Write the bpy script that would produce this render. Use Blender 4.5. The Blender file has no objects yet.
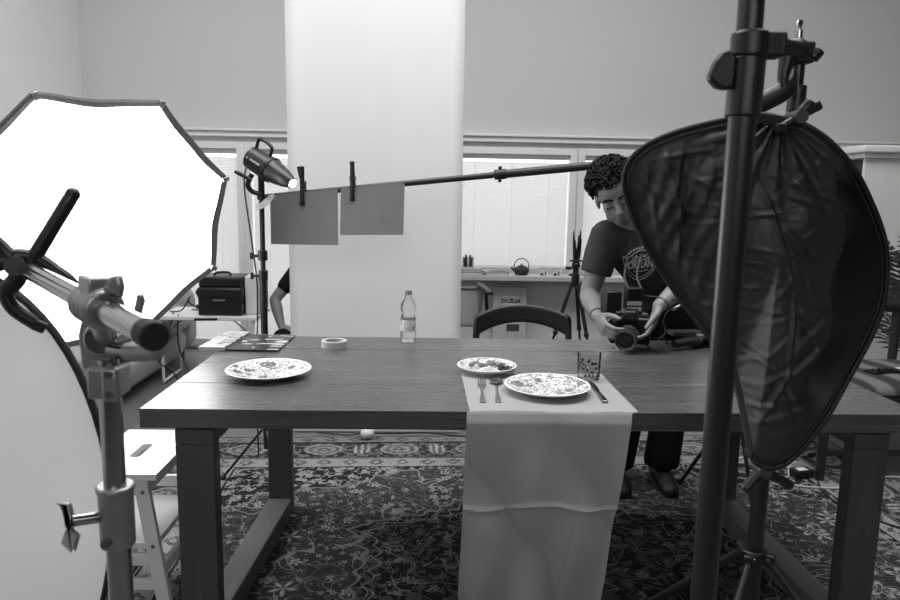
import bpy, bmesh, math, random
from math import sin, cos, pi, radians
from mathutils import Vector, Matrix, Euler
from mathutils.bvhtree import BVHTree
random.seed(7)
SC = bpy.context.scene
COL = SC.collection

# ------------------------------------------------------------------ camera, world, lights, exposure
cam_d = bpy.data.cameras.new('camera'); cam = bpy.data.objects.new('camera', cam_d); COL.objects.link(cam)
cam_d.sensor_width = 36; cam_d.lens = 693.5 / 900 * 36; cam_d.clip_start = .05
cR = Vector((.99940, -.02975, .01770)); cU = Vector((-.01312, .14784, .98892)); cF = Vector((.03204, .98856, -.14736))
cam.matrix_world = Matrix(((cR.x, cU.x, -cF.x, 0), (cR.y, cU.y, -cF.y, 0), (cR.z, cU.z, -cF.z, 1.338), (0, 0, 0, 1)))
cam_d.dof.use_dof = True; cam_d.dof.focus_distance = 2.7; cam_d.dof.aperture_fstop = 7.0
SC.camera = cam
SC.view_settings.view_transform = 'Standard'; SC.view_settings.look = 'None'
SC.view_settings.gamma = 1.0; SC.view_settings.use_curve_mapping = False
SC.view_settings.exposure = 0.08
wd = bpy.data.worlds.new('overcast_sky'); SC.world = wd; wd.use_nodes = True
wd.node_tree.nodes['Background'].inputs[0].default_value = (1, 1, 1, 1)
wd.node_tree.nodes['Background'].inputs[1].default_value = 2.8

def area_light(name, loc, size, power, rot):
    d = bpy.data.lights.new(name, 'AREA'); d.shape = 'RECTANGLE'; d.size, d.size_y = size; d.energy = power
    o = bpy.data.objects.new(name, d); COL.objects.link(o); o.location = loc; o.rotation_euler = rot
    return o
area_light('added_overhead_fill', (.1, 2.5, 4.58), (4.8, 2.4), 138, (0, 0, 0))  # overhead fill light, added in an invented ceiling opening
area_light('added_rear_fill', (.2, -2.58, 2.9), (3.0, 1.5), 12, (radians(90), 0, 0))  # weak fill added behind the camera, in an invented window

SOFTBOX_STRENGTH = 5.5

# ------------------------------------------------------------------ materials
def lin(g): return g / 12.92 if g <= .04045 else ((g + .055) / 1.055) ** 2.4
def col(g): v = lin(g); return (v, v, v, 1)
class X:
    """tiny expression wrapper over math nodes"""
    def __init__(s, nt, sock): s.nt, s.k = nt, sock
    def op(s, o, b=None, c=None, clamp=False):
        n = s.nt.nodes.new('ShaderNodeMath'); n.operation = o; n.use_clamp = clamp
        s.nt.links.new(s.k, n.inputs[0])
        for i, q in ((1, b), (2, c)):
            if q is None: continue
            if isinstance(q, X): s.nt.links.new(q.k, n.inputs[i])
            else: n.inputs[i].default_value = q
        return X(s.nt, n.outputs[0])
    def __add__(s, b): return s.op('ADD', b)
    def __sub__(s, b): return s.op('SUBTRACT', b)
    def __mul__(s, b): return s.op('MULTIPLY', b)
    def __truediv__(s, b): return s.op('DIVIDE', b)
    def abs(s): return s.op('ABSOLUTE')
    def lt(s, b): return s.op('LESS_THAN', b)
    def gt(s, b): return s.op('GREATER_THAN', b)
    def max(s, b): return s.op('MAXIMUM', b)
    def min(s, b): return s.op('MINIMUM', b)
    def sin(s): return s.op('SINE')
    def cos(s): return s.op('COSINE')
    def pingpong(s, b): return s.op('PINGPONG', b)
    def mod(s, b): return s.op('FLOORED_MODULO', b)
    def sqrt(s): return s.op('SQRT')
    def clamp(s): return s.op('ADD', 0.0, clamp=True)
    def inv(s): return X.op(s, 'MULTIPLY_ADD', -1.0, 1.0)
    def step(s, a, b):
        n = s.nt.nodes.new('ShaderNodeMapRange'); n.interpolation_type = 'SMOOTHSTEP'
        s.nt.links.new(s.k, n.inputs[0]); n.inputs[1].default_value = a; n.inputs[2].default_value = b
        return X(s.nt, n.outputs[0])
    def mix(s, a, b):      # s = factor; a when 0, b when 1
        nt = s.nt
        n = nt.nodes.new('ShaderNodeMix'); n.data_type = 'FLOAT'
        nt.links.new(s.k, n.inputs[0])
        for i, q in ((2, a), (3, b)):
            if isinstance(q, X): nt.links.new(q.k, n.inputs[i])
            else: n.inputs[i].default_value = q
        return X(nt, n.outputs[0])
def base(name):
    m = bpy.data.materials.new(name); m.use_nodes = True; nt = m.node_tree
    return m, nt, nt.nodes['Principled BSDF']
def coords(nt, kind='Object', scale=(1, 1, 1), rot=(0, 0, 0)):
    tc = nt.nodes.new('ShaderNodeTexCoord'); mp = nt.nodes.new('ShaderNodeMapping')
    mp.inputs['Scale'].default_value = scale; mp.inputs['Rotation'].default_value = rot
    nt.links.new(tc.outputs[kind], mp.inputs[0]); return mp.outputs[0]
def sep(nt, v):
    s = nt.nodes.new('ShaderNodeSeparateXYZ'); nt.links.new(v, s.inputs[0]); return [X(nt, o) for o in s.outputs]
def comb(nt, *a):
    c = nt.nodes.new('ShaderNodeCombineXYZ')
    for i, q in enumerate(a):
        if isinstance(q, X): nt.links.new(q.k, c.inputs[i])
        else: c.inputs[i].default_value = q
    return c.outputs[0]
def noise(nt, v, scale, detail=3, rough=.5, dist=0):
    n = nt.nodes.new('ShaderNodeTexNoise'); n.inputs['Scale'].default_value = scale; n.inputs['Detail'].default_value = detail
    n.inputs['Roughness'].default_value = rough; n.inputs['Distortion'].default_value = dist
    nt.links.new(v, n.inputs['Vector']); return X(nt, n.outputs[0])
def voronoi(nt, v, scale, feature='F1', rnd=1.0):
    n = nt.nodes.new('ShaderNodeTexVoronoi'); n.feature = feature; n.inputs['Scale'].default_value = scale
    n.inputs['Randomness'].default_value = rnd
    nt.links.new(v, n.inputs['Vector']); return n
def setcol(nt, b, x):
    """x: value (perceptual grey) -> linear base colour"""
    g = x.op('POWER', 2.2)
    nt.links.new(g.k, b.inputs['Base Color'])
def bump(nt, b, h, strength, dist=.01):
    n = nt.nodes.new('ShaderNodeBump'); n.inputs['Strength'].default_value = strength; n.inputs['Distance'].default_value = dist
    nt.links.new(h.k, n.inputs['Height']); nt.links.new(n.outputs[0], b.inputs['Normal'])
def mat(name, g, rough=.55, metal=0., spec=.5, var=.04, vs=9, bs=None, bstr=.2, **kw):
    m, nt, b = base(name)
    v = coords(nt)
    n = noise(nt, v, vs)
    setcol(nt, b, (n - .5) * (var * 2) + g)
    b.inputs['Roughness'].default_value = rough; b.inputs['Metallic'].default_value = metal
    b.inputs['Specular IOR Level'].default_value = spec
    if bs: bump(nt, b, noise(nt, v, bs, 4), bstr)
    for k, q in kw.items(): b.inputs[k.replace('_', ' ')].default_value = q
    return m
def wood(name, g0, g1, axis=0, rough=.45, fine=1.0, spec=.5):
    m, nt, b = base(name)
    st = [9., 9., 9.]; st[axis] = .7
    v = coords(nt, scale=tuple(st))
    n = noise(nt, v, 2.0 * fine, 5, .6, .9)
    st2 = [70., 70., 70.]; st2[axis] = 2.2
    v2 = coords(nt, scale=tuple(st2)); n2 = noise(nt, v2, 1.3 * fine, 3, .6)
    w = (n * 9.0).sin() * .5 + .5
    f = (w * .35 + n * .4 + n2 * .35)
    setcol(nt, b, f.step(.2, .95) * (g1 - g0) + g0)
    r = n2 * .25 + (rough - .12)
    nt.links.new(r.k, b.inputs['Roughness']); b.inputs['Specular IOR Level'].default_value = spec
    bump(nt, b, n2 + w * .4, .22, .002)
    return m
def emit(name, g, strength):
    m, nt, b = base(name)
    b.inputs['Base Color'].default_value = col(g)
    b.inputs['Emission Color'].default_value = (1, 1, 1, 1); b.inputs['Emission Strength'].default_value = strength
    return m
def translucent(name, g, f, rough=.8, bs=None):
    m, nt, b = base(name)
    v = coords(nt); n = noise(nt, v, 5)
    setcol(nt, b, (n - .5) * .03 + g); b.inputs['Roughness'].default_value = rough
    t = nt.nodes.new('ShaderNodeBsdfTranslucent'); t.inputs[0].default_value = col(g)
    mx = nt.nodes.new('ShaderNodeMixShader'); mx.inputs[0].default_value = f
    out = nt.nodes['Material Output']
    nt.links.new(b.outputs[0], mx.inputs[1]); nt.links.new(t.outputs[0], mx.inputs[2]); nt.links.new(mx.outputs[0], out.inputs[0])
    if bs: bump(nt, b, noise(nt, v, bs, 4), .15)
    return m

M = {}
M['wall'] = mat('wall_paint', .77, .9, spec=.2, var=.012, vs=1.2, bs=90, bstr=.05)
M['wall_bounce_cut'] = mat('bounce_cut_wall', .40, .9, spec=.2, var=.012, vs=1.2)  # unseen walls and ceiling toned dark to cut the bounce light
M['wall_lit'] = mat('lit_wall_tone', .90, .9, spec=.2, var=.012, vs=1.2)  # left wall's brighter lighting is put into its base colour
M['trimw'] = mat('white_trim_paint', .86, .5, var=.01)
M['sill'] = mat('window_shelf_paint', .70, .6, var=.01)
M['walllow'] = mat('lower_wall_paint', .82, .9, spec=.2, var=.01)
M['floorw'] = wood('oak_floor', .40, .52, 1, .5)
M['paper'] = mat('backdrop_paper', .91, .9, spec=.15, var=.008, vs=2)
M['slat'] = translucent('blind_slat', .90, .55)
M['ladder'] = translucent('ladder_tape', .97, .85)
M['whiteplastic'] = mat('white_plastic', .88, .4, var=.01)
M['tabletop'] = wood('table_oak', .28, .44, 0, .27)
M['tableleg'] = wood('table_oak_upright', .25, .38, 2, .5)
M['tablebeam'] = wood('table_oak_beam', .36, .50, 1, .45)
M['linen'] = mat('runner_linen', .60, .85, spec=.2, var=.02, vs=6, bs=420, bstr=.12)
M['blackfab'] = mat('black_nylon', .175, .5, spec=.5, var=.03, vs=5, bs=30, bstr=.12)
M['blackrim'] = mat('black_binding', .10, .6, var=.02, vs=40, bs=300, bstr=.2)
M['black'] = mat('black_plastic', .10, .4, var=.02)
M['blackm'] = mat('black_matte_metal', .125, .36, spec=.55, var=.015)
M['darkgrey'] = mat('dark_grey_plastic', .27, .45, var=.02)
M['grey'] = mat('mid_grey_plastic', .45, .5, var=.02)
M['chrome'] = mat('satin_chrome', .62, .14, 1.0, var=.03, vs=3)
M['steel'] = mat('cutlery_steel', .62, .22, 1.0, var=.02)
M['castal'] = mat('cast_aluminium', .62, .4, .9, var=.05, vs=20, bs=200, bstr=.1)
M['whitefab'] = translucent('diffuser_fabric', .82, .5, bs=14)
M['softface'] = emit('softbox_face', .95, SOFTBOX_STRENGTH)
M['softfab'] = mat('softbox_rim_fabric', .29, .6, var=.06, vs=25, bs=60, bstr=.3)
M['silver'] = mat('silver_tape', .75, .35, .7)
M['whitepaint'] = mat('white_lacquer', .90, .35, var=.008)
M['screw'] = mat('screw_steel', .5, .3, 1.0)
M['card'] = mat('grey_card', .47, .85, var=.03, vs=30, bs=120, bstr=.08)
M['skin'] = mat('skin', .51, .5, var=.03, vs=14, spec=.4, bs=120, bstr=.06)
M['hair'] = mat('dark_hair', .10, .7, spec=.2, var=.04, vs=60)
M['shirt'] = mat('charcoal_tshirt', .26, .9, spec=.15, var=.03, vs=10, bs=26, bstr=.25)
M['sleeve'] = mat('black_tshirt', .12, .9, spec=.15, var=.02)
M['trouser'] = mat('black_trousers', .11, .85, spec=.2, var=.02, bs=30, bstr=.2)
M['shoe'] = mat('dark_shoe', .09, .5, var=.02)
M['print'] = mat('shirt_print', .85, .8, var=.12, vs=60)
M['porc'] = None
M['chairwood'] = wood('dark_chair_wood', .15, .24, 0, .35)
M['sofa'] = mat('grey_sofa_fabric', .62, .9, spec=.2, var=.05, vs=30, bs=160, bstr=.3)
M['cast'] = mat('cast_iron', .16, .6, var=.03, bs=80, bstr=.2)
M['palm'] = mat('palm_leaf', .30, .5, var=.06)
M['pot'] = mat('clay_pot', .5, .7)
M['tape'] = mat('masking_tape', .66, .7, var=.02)
M['rubber'] = mat('black_rubber', .10, .7, var=.01)
M['dish_dark'] = mat('dark_berries', .16, .35, var=.05, vs=60)
M['dish_mid'] = mat('roast_slices', .42, .5, var=.12, vs=60)
M['rice'] = mat('white_rice', .93, .6, var=.02)
M['lensglass'] = mat('lens_glass', .04, .05, spec=.9, var=0)
M['hot'] = emit('snoot_flash', 1, 30)
M['cable'] = mat('black_cable', .10, .5, var=0)
M['cablew'] = mat('white_cable', .75, .5, var=0)
M['cushion'] = None
def glassmat(name, g=.97, rough=.02, ior=1.45):
    m, nt, b = base(name)
    b.inputs['Base Color'].default_value = col(g); b.inputs['Roughness'].default_value = rough
    b.inputs['Transmission Weight'].default_value = 1; b.inputs['IOR'].default_value = ior
    return m
M['glass'] = glassmat('clear_glass'); M['pet'] = glassmat('bottle_plastic', .98, .06, 1.2); M['water'] = glassmat('water', .99, 0, 1.33)
# window glass: thin, almost clear
def paneglass():
    m, nt, b = base('window_glass')
    t = nt.nodes.new('ShaderNodeBsdfTransparent'); t.inputs[0].default_value = (.95, .95, .95, 1)
    mx = nt.nodes.new('ShaderNodeMixShader'); mx.inputs[0].default_value = .08
    g = nt.nodes.new('ShaderNodeBsdfGlossy'); g.inputs['Roughness'].default_value = .03
    nt.links.new(t.outputs[0], mx.inputs[1]); nt.links.new(g.outputs[0], mx.inputs[2])
    nt.links.new(mx.outputs[0], nt.nodes['Material Output'].inputs[0]); return m
M['pane'] = paneglass()
def thinglass():
    m, nt, b = base('thin_drinking_glass')
    t = nt.nodes.new('ShaderNodeBsdfTransparent'); t.inputs[0].default_value = (.93, .93, .93, 1)
    lw = nt.nodes.new('ShaderNodeLayerWeight'); lw.inputs[0].default_value = .12
    mx = nt.nodes.new('ShaderNodeMixShader'); g = nt.nodes.new('ShaderNodeBsdfGlossy'); g.inputs['Roughness'].default_value = .05
    nt.links.new(lw.outputs['Fresnel'], mx.inputs[0])
    nt.links.new(t.outputs[0], mx.inputs[1]); nt.links.new(g.outputs[0], mx.inputs[2])
    nt.links.new(mx.outputs[0], nt.nodes['Material Output'].inputs[0]); return m
M['thin'] = thinglass()

def porcelain():
    m, nt, b = base('patterned_porcelain')
    v = coords(nt); x, y, z = sep(nt, v)
    r = (x * x + y * y).sqrt()
    big = voronoi(nt, v, 24); bd = X(nt, big.outputs['Distance']); bc = sep(nt, big.outputs['Color'])[0]
    nz = noise(nt, v, 260, 2)
    flower = (bd + (nz - .5) * .35).lt(.43) * bc.gt(.30)
    sm = voronoi(nt, v, 120); sd = X(nt, sm.outputs['Distance']); sc_ = sep(nt, sm.outputs['Color'])[1]
    leaf = (sd + (nz - .5) * .4).lt(.44) * sc_.gt(.12)
    vine = (noise(nt, v, 45, 2, .5, 1.2) - .5).abs().lt(.022)
    ink = flower * (bd * 1.2 + .35).clamp() + leaf * .75 + vine * .6
    mask = z.gt(.0015) * r.lt(2)
    setcol(nt, b, (ink.clamp() * mask).mix(.93, .34))
    b.inputs['Roughness'].default_value = .18; b.inputs['Coat Weight'].default_value = .4
    return m
M['porc'] = porcelain()
def printed(name, g0, g1, sx, sy, thr=.5):
    """flat print: rows of little blocks"""
    m, nt, b = base(name)
    v = coords(nt); x, y, z = sep(nt, v)
    n = noise(nt, comb(nt, (x * sx).op('FLOOR'), (y * sy).op('FLOOR'), 0.0), 3.7, 0)
    n2 = noise(nt, v, 18, 1)
    f = (n.gt(thr) * n2.gt(.48))
    setcol(nt, b, f.mix(g0, g1)); b.inputs['Roughness'].default_value = .3
    return m
M['mag1'] = printed('dark_magazine_print', .15, .80, 18, 120, .60)
M['mag2'] = printed('leaflet_print', .62, .30, 24, 70, .5)
M['bookedge'] = mat('book_pages', .8, .8)
def striped():
    m, nt, b = base('striped_upholstery'); v = coords(nt); x, y, z = sep(nt, v)
    s = ((x + y * .15) * 34.0).sin().step(-.5, .5)
    setcol(nt, b, s.mix(.20, .42)); b.inputs['Roughness'].default_value = .9; return m
M['cushion'] = striped()

RUG_W, RUG_H = 3.7, 2.75
def rugmat():
    m, nt, b = base('persian_rug')
    v = coords(nt); x, y, z = sep(nt, v)
    # gentle hand-knotted waviness
    wv = noise(nt, v, 6, 2)
    dx = (x.abs() * -1.0) + RUG_W / 2; dy = (y.abs() * -1.0) + RUG_H / 2
    d = dx.min(dy) + (wv - .5) * .012
    side = dx.lt(dy); t = side.mix(x, y); t = side.mix(x, y)
    fine = noise(nt, v, 150, 2)
    # ---- field: vines, leaves, blossoms on a dark ground
    vine = (noise(nt, v, 5.5, 1, .4, .9) - .5).abs().lt(.008)
    vine2 = (noise(nt, comb(nt, x + 7.3, y, 0.0), 9.0, 1, .4, 1.4) - .5).abs().lt(.009)
    def flowers(scale, rad, seed, keep):
        vv = comb(nt, x + seed, y + seed * .7, 0.0)
        vo = voronoi(nt, vv, scale); dd = X(nt, vo.outputs['Distance']); cc = sep(nt, vo.outputs['Color'])
        pos = vo.outputs['Position']
        sub = nt.nodes.new('ShaderNodeVectorMath'); sub.operation = 'SUBTRACT'
        sc = nt.nodes.new('ShaderNodeVectorMath'); sc.operation = 'SCALE'; sc.inputs['Scale'].default_value = 1.0
        nt.links.new(vv, sub.inputs[0]); nt.links.new(pos, sub.inputs[1])
        px, py, pz = sep(nt, sub.outputs[0])
        ang = py.op('ARCTAN2', px)
        pet = (ang * 5.0 + cc[2] * 6.0).cos() * .32 + .68
        rr = dd / (pet * rad)
        body = rr.lt(1.0) * cc[0].gt(keep)
        tone = (rr * 9.0).cos() * .5 + .5
        return body, tone, cc[1]
    b1, t1, c1 = flowers(5.2, .36, 0.0, .30)
    b2, t2, c2 = flowers(12.0, .34, 3.1, .35)
    b3, t3, c3 = flowers(22.0, .36, 5.7, .45)
    leafy = (noise(nt, v, 34, 2, .55, .6)).gt(.60)
    g = (wv * .05 + .20)
    g = leafy.mix(g, .33)
    g = (vine.max(vine2)).mix(g, .50)
    g = b3.mix(g, t3 * .30 + .32)
    g = b2.mix(g, t2 * .40 + .28)
    g = b1.mix(g, t1 * .42 + .22)
    # darker ground near the field's edge and corner pieces
    r2 = ((x / 1.15) * (x / 1.15) + (y / .78) * (y / .78)).sqrt()
    lobes = (y.op('ARCTAN2', x) * 8.0).cos() * .05 + (y.op('ARCTAN2', x) * 24.0).cos().abs() * .035 + (noise(nt, v, 3.0, 2) - .5) * .25
    rl = r2 + lobes
    outer = rl.gt(1.25) * d.gt(.45)
    dense = (noise(nt, v, 26, 3, .6, .8)).gt(.53)
    go = dense.mix(.16, .52); go = b2.mix(go, t2 * .4 + .25); go = b1.mix(go, t1 * .4 + .2)
    g = outer.mix(g, go)
    ringl = (rl - 1.25).abs().lt(.008); g = ringl.mix(g, .42)
    # ---- medallion
    inm = rl.lt(.72); gm = dense.mix(.14, .30); gm = (vine.max(vine2)).mix(gm, .46); gm = b2.mix(gm, t2 * .3 + .25)
    g = inm.mix(g, gm)
    ringm = (rl - .72).abs().lt(.007).max((rl - .66).abs().lt(.005)); g = ringm.mix(g, .46)
    # ---- main border: cartouches alternating with palmettes
    per = .40
    u = t.mod(per) - per / 2; w = d - .205
    e = ((u / .105) * (u / .105) + (w / .078) * (w / .078)).sqrt()
    u2 = (t + per / 2).mod(per) - per / 2
    e2 = ((u2 / .05) * (u2 / .05) + (w / .07) * (w / .07)).sqrt()
    cart = ((e * 14.0 + (noise(nt, v, 60, 2) - .5) * 9.0).cos() * .5 + .5); gb = dense.mix(.20, .42)
    gb = b3.mix(gb, t3 * .3 + .25)
    gb = e.lt(1.0).mix(gb, cart * .25 + .30); gb = e2.lt(1.0).mix(gb, ((u2 * 190.0 + (noise(nt, v, 50, 2) - .5) * 7.0).cos() * .5 + .5) * .35 + .28)
    # ---- guards
    per2 = .13
    q = t.mod(per2) - per2 / 2
    gn = noise(nt, v, 55, 2)
    def guard(c, hw, g0, g1):
        ww = d - c
        ee = (q / .040).abs() + (ww / hw).abs() + (gn - .5) * 1.6
        gg = ee.lt(1.0).mix(g0, g1); gg = ee.lt(.5).mix(gg, g0)
        return (fine.gt(.56)).mix(gg, .35)
    g1 = guard(.055, .030, .50, .24); g2 = guard(.385, .040, .58, .30)
    out = d.gt(.45).mix(d.gt(.32).mix(d.gt(.10).mix(g1, gb), g2), g)
    for ln in (.012, .098, .112, .318, .332, .446):
        out = (d - ln).abs().lt(.0045).mix(out, .16)
    out = out + (fine - .5) * .10
    setcol(nt, b, out)
    b.inputs['Roughness'].default_value = .95; b.inputs['Specular IOR Level'].default_value = .1
    bump(nt, b, fine + out * .6, .35, .004)
    return m
M['rug'] = rugmat()

# ------------------------------------------------------------------ geometry helpers
OFF = {}
def V(*a): return Vector(a[0]) if len(a) == 1 else Vector(a)
def frame(d, hint=(0, 0, 1)):
    d = V(d).normalized(); h = V(hint)
    if abs(d.dot(h)) > .96: h = V(1, 0, 0) if abs(d.x) < .9 else V(0, 1, 0)
    a = d.cross(h).normalized(); b = a.cross(d).normalized(); return d, a, b
class MB:
    def __init__(s): s.v = []; s.f = []
    def add(s, vs, fs):
        k = len(s.v); s.v += [V(p) for p in vs]; s.f += [tuple(i + k for i in f) for f in fs]; return s
    def box(s, c, size, rot=None, taper=1.0):
        c = V(c); R = rot if isinstance(rot, Matrix) else Euler(rot or (0, 0, 0)).to_matrix()
        x, y, z = [q / 2 for q in size]; vs = []
        for k in (-1, 1):
            t = taper if k > 0 else 1
            vs += [c + R @ V(a * x * t, b * y * t, k * z) for a, b in ((-1, -1), (1, -1), (1, 1), (-1, 1))]
        return s.add(vs, [(3, 2, 1, 0), (4, 5, 6, 7), (0, 1, 5, 4), (1, 2, 6, 5), (2, 3, 7, 6), (3, 0, 4, 7)])
    def bb(s, x0, x1, y0, y1, z0, z1): return s.box(((x0 + x1) / 2, (y0 + y1) / 2, (z0 + z1) / 2), (x1 - x0, y1 - y0, z1 - z0))
    def bar(s, p0, p1, w, h, hint=(0, 0, 1)):
        p0, p1 = V(p0), V(p1); d, a, b = frame(p1 - p0, hint); vs = []
        for p in (p0, p1): vs += [p - a * w / 2 - b * h / 2, p + a * w / 2 - b * h / 2, p + a * w / 2 + b * h / 2, p - a * w / 2 + b * h / 2]
        return s.add(vs, [(3, 2, 1, 0), (4, 5, 6, 7), (0, 1, 5, 4), (1, 2, 6, 5), (2, 3, 7, 6), (3, 0, 4, 7)])
    def tube(s, pts, r, n=12, closed=False, cap=True, flat=1.0, hint=(0, 0, 1)):
        pts = [V(p) for p in pts]; m = len(pts); rs = r if isinstance(r, (list, tuple)) else [r] * m
        k = len(s.v); prev = None
        for i, p in enumerate(pts):
            if closed: t = pts[(i + 1) % m] - pts[i - 1]
            else: t = pts[min(i + 1, m - 1)] - pts[max(i - 1, 0)]
            if t.length < 1e-9: t = V(0, 0, 1)
            t.normalize()
            if prev is None: _, a, b = frame(t, hint)
            else:
                a = prev - t * prev.dot(t); a.normalize(); b = a.cross(t)
            prev = a
            for j in range(n):
                an = 2 * pi * j / n; s.v.append(p + a * cos(an) * rs[i] + b * sin(an) * rs[i] * flat)
        mm = m if closed else m - 1
        for i in range(mm):
            i2 = (i + 1) % m
            for j in range(n):
                j2 = (j + 1) % n; s.f.append((k + i * n + j, k + i * n + j2, k + i2 * n + j2, k + i2 * n + j))
        if cap and not closed:
            s.f.append(tuple(k + j for j in range(n))[::-1]); s.f.append(tuple(k + (m - 1) * n + j for j in range(n)))
        return s
    def cyl(s, p0, p1, r0, r1=None, n=16): return s.tube([p0, p1], [r0, r0 if r1 is None else r1], n)
    def lathe(s, prof, c=(0, 0, 0), n=32, axis=(0, 0, 1), hint=(0, 1, 0), cap=True):
        c = V(c); d, a, b = frame(axis, hint); k = len(s.v)
        for r, h in prof:
            for j in range(n):
                an = 2 * pi * j / n; s.v.append(c + d * h + a * r * cos(an) + b * r * sin(an))
        for i in range(len(prof) - 1):
            for j in range(n):
                j2 = (j + 1) % n; s.f.append((k + i * n + j, k + i * n + j2, k + (i + 1) * n + j2, k + (i + 1) * n + j))
        if cap:
            s.f.append(tuple(k + j for j in range(n))[::-1]); s.f.append(tuple(k + (len(prof) - 1) * n + j for j in range(n)))
        return s
    def ell(s, c, r, R=None, nu=16, nv=10):
        c = V(c); R = R or Matrix.Identity(3); k = len(s.v)
        if not isinstance(r, (list, tuple)): r = (r, r, r)
        s.v.append(c + R @ V(0, 0, -r[2]))
        for i in range(1, nv):
            ph = -pi / 2 + pi * i / nv
            for j in range(nu):
                th = 2 * pi * j / nu; s.v.append(c + R @ V(r[0] * cos(ph) * cos(th), r[1] * cos(ph) * sin(th), r[2] * sin(ph)))
        s.v.append(c + R @ V(0, 0, r[2])); top = len(s.v) - 1
        for j in range(nu):
            j2 = (j + 1) % nu
            s.f.append((k, k + 1 + j2, k + 1 + j)); s.f.append((top, top - nu + j, top - nu + j2))
            for i in range(nv - 2):
                a = k + 1 + i * nu; s.f.append((a + j, a + j2, a + nu + j2, a + nu + j))
        return s
    def loft(s, rings, n=20):
        """rings: (center, vecA, vecB); closed at both ends"""
        k = len(s.v)
        for c, a, b in rings:
            c, a, b = V(c), V(a), V(b)
            for j in range(n): an = 2 * pi * j / n; s.v.append(c + a * cos(an) + b * sin(an))
        for i in range(len(rings) - 1):
            for j in range(n):
                j2 = (j + 1) % n; s.f.append((k + i * n + j, k + i * n + j2, k + (i + 1) * n + j2, k + (i + 1) * n + j))
        s.f.append(tuple(k + j for j in range(n))[::-1]); s.f.append(tuple(k + (len(rings) - 1) * n + j for j in range(n)))
        return s
    def limb(s, pts, rs, n=14):
        """tapered chain with round joints"""
        pts = [V(p) for p in pts]
        for p, r in zip(pts, rs): s.ell(p, r * .99, nu=n, nv=8)
        for i in range(len(pts) - 1): s.tube([pts[i], pts[i + 1]], [rs[i], rs[i + 1]], n)
        return s
    def prism(s, poly, thick, o=(0, 0, 0), ax=(1, 0, 0), ay=(0, 0, 1), taper=0):
        """poly in (ax, ay) plane, extruded along the normal, centred"""
        o, ax, ay = V(o), V(ax), V(ay); nrm = ax.cross(ay).normalized(); m = len(poly); vs = []
        for q in (-.5, .5): vs += [o + ax * p[0] + ay * p[1] + nrm * thick * q for p in poly]
        fs = [tuple(range(m))[::-1], tuple(range(m, 2 * m))] + [(i, (i + 1) % m, m + (i + 1) % m, m + i) for i in range(m)]
        return s.add(vs, fs)
    def grid(s, fn, nu, nv, closed_u=False):
        k = len(s.v); nn = nu if closed_u else nu + 1
        for j in range(nv + 1):
            for i in range(nn): s.v.append(V(fn(i / nu, j / nv)))
        for j in range(nv):
            for i in range(nu):
                i2 = (i + 1) % nn; s.f.append((k + j * nn + i, k + j * nn + i2, k + (j + 1) * nn + i2, k + (j + 1) * nn + i))
        return s
    def build(s, name, m, parent=None, smooth=False, bevel=0, W=True, solid=0, sub=0, remesh=0, seg=2, smoothit=0):
        off = OFF.get(parent.name, V(0, 0, 0)) if (parent and W) else V(0, 0, 0)
        me = bpy.data.meshes.new(name)
        me.from_pydata([tuple(p - off) for p in s.v], [], s.f); me.validate()
        bm = bmesh.new(); bm.from_mesh(me); bmesh.ops.recalc_face_normals(bm, faces=bm.faces); bm.to_mesh(me); bm.free()
        if m: me.materials.append(M[m] if isinstance(m, str) else m)
        o = bpy.data.objects.new(name, me); COL.objects.link(o)
        if parent: o.parent = parent
        OFF[o.name] = off
        if solid: q = o.modifiers.new('solid', 'SOLIDIFY'); q.thickness = solid; q.offset = 0
        if remesh: q = o.modifiers.new('remesh', 'REMESH'); q.mode = 'VOXEL'; q.voxel_size = remesh; q.use_smooth_shade = True
        if smoothit: q = o.modifiers.new('smooth', 'SMOOTH'); q.factor = .5; q.iterations = smoothit
        if bevel: q = o.modifiers.new('bevel', 'BEVEL'); q.width = bevel; q.segments = seg; q.limit_method = 'ANGLE'; q.angle_limit = radians(35); q.harden_normals = False
        if sub: q = o.modifiers.new('sub', 'SUBSURF'); q.levels = sub; q.render_levels = sub
        if smooth or bevel or sub:
            for p in me.polygons: p.use_smooth = True
            if not sub and not remesh: me.set_sharp_from_angle(angle=radians(38))
        return o
def tag(o, label, cat, group=None, kind=None):
    if label: o['label'] = label
    if cat: o['category'] = cat
    if group: o['group'] = group
    if kind: o['kind'] = kind
    return o
def thing(name, label, cat, loc, rz=0, group=None):
    o = bpy.data.objects.new(name, None); o.empty_display_size = .1; COL.objects.link(o)
    o.location = loc; o.rotation_euler = (0, 0, rz); OFF[o.name] = V(loc)
    return tag(o, label, cat, group)
def single(mb, name, m, label, cat, group=None, **kw): return tag(mb.build(name, m, **kw), label, cat, group)
def struct(mb, name, m, parent=None, **kw):
    o = mb.build(name, m, parent, **kw)
    if not parent: o['kind'] = 'structure'
    return o
def copy_tree(o, parent=None):
    c = o.copy(); COL.objects.link(c); c.parent = parent
    for ch in o.children: copy_tree(ch, c)
    return c
def arc(c, a, b, a0, a1, n):
    c, a, b = V(c), V(a), V(b)
    return [c + a * cos(a0 + (a1 - a0) * i / n) + b * sin(a0 + (a1 - a0) * i / n) for i in range(n + 1)]
def crom(pts, n=6, closed=False):
    pts = [V(p) for p in pts]; m = len(pts); out = []
    rng = range(m) if closed else range(m - 1)
    for i in rng:
        g = (lambda k: pts[k % m]) if closed else (lambda k: pts[min(max(k, 0), m - 1)])
        p0, p1, p2, p3 = g(i - 1), g(i), g(i + 1), g(i + 2)
        for j in range(n):
            t = j / n; out.append(.5 * ((2 * p1) + (p2 - p0) * t + (2 * p0 - 5 * p1 + 4 * p2 - p3) * t * t + (3 * p1 - p0 - 3 * p2 + p3) * t ** 3))
    if not closed: out.append(pts[-1])
    return out
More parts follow.
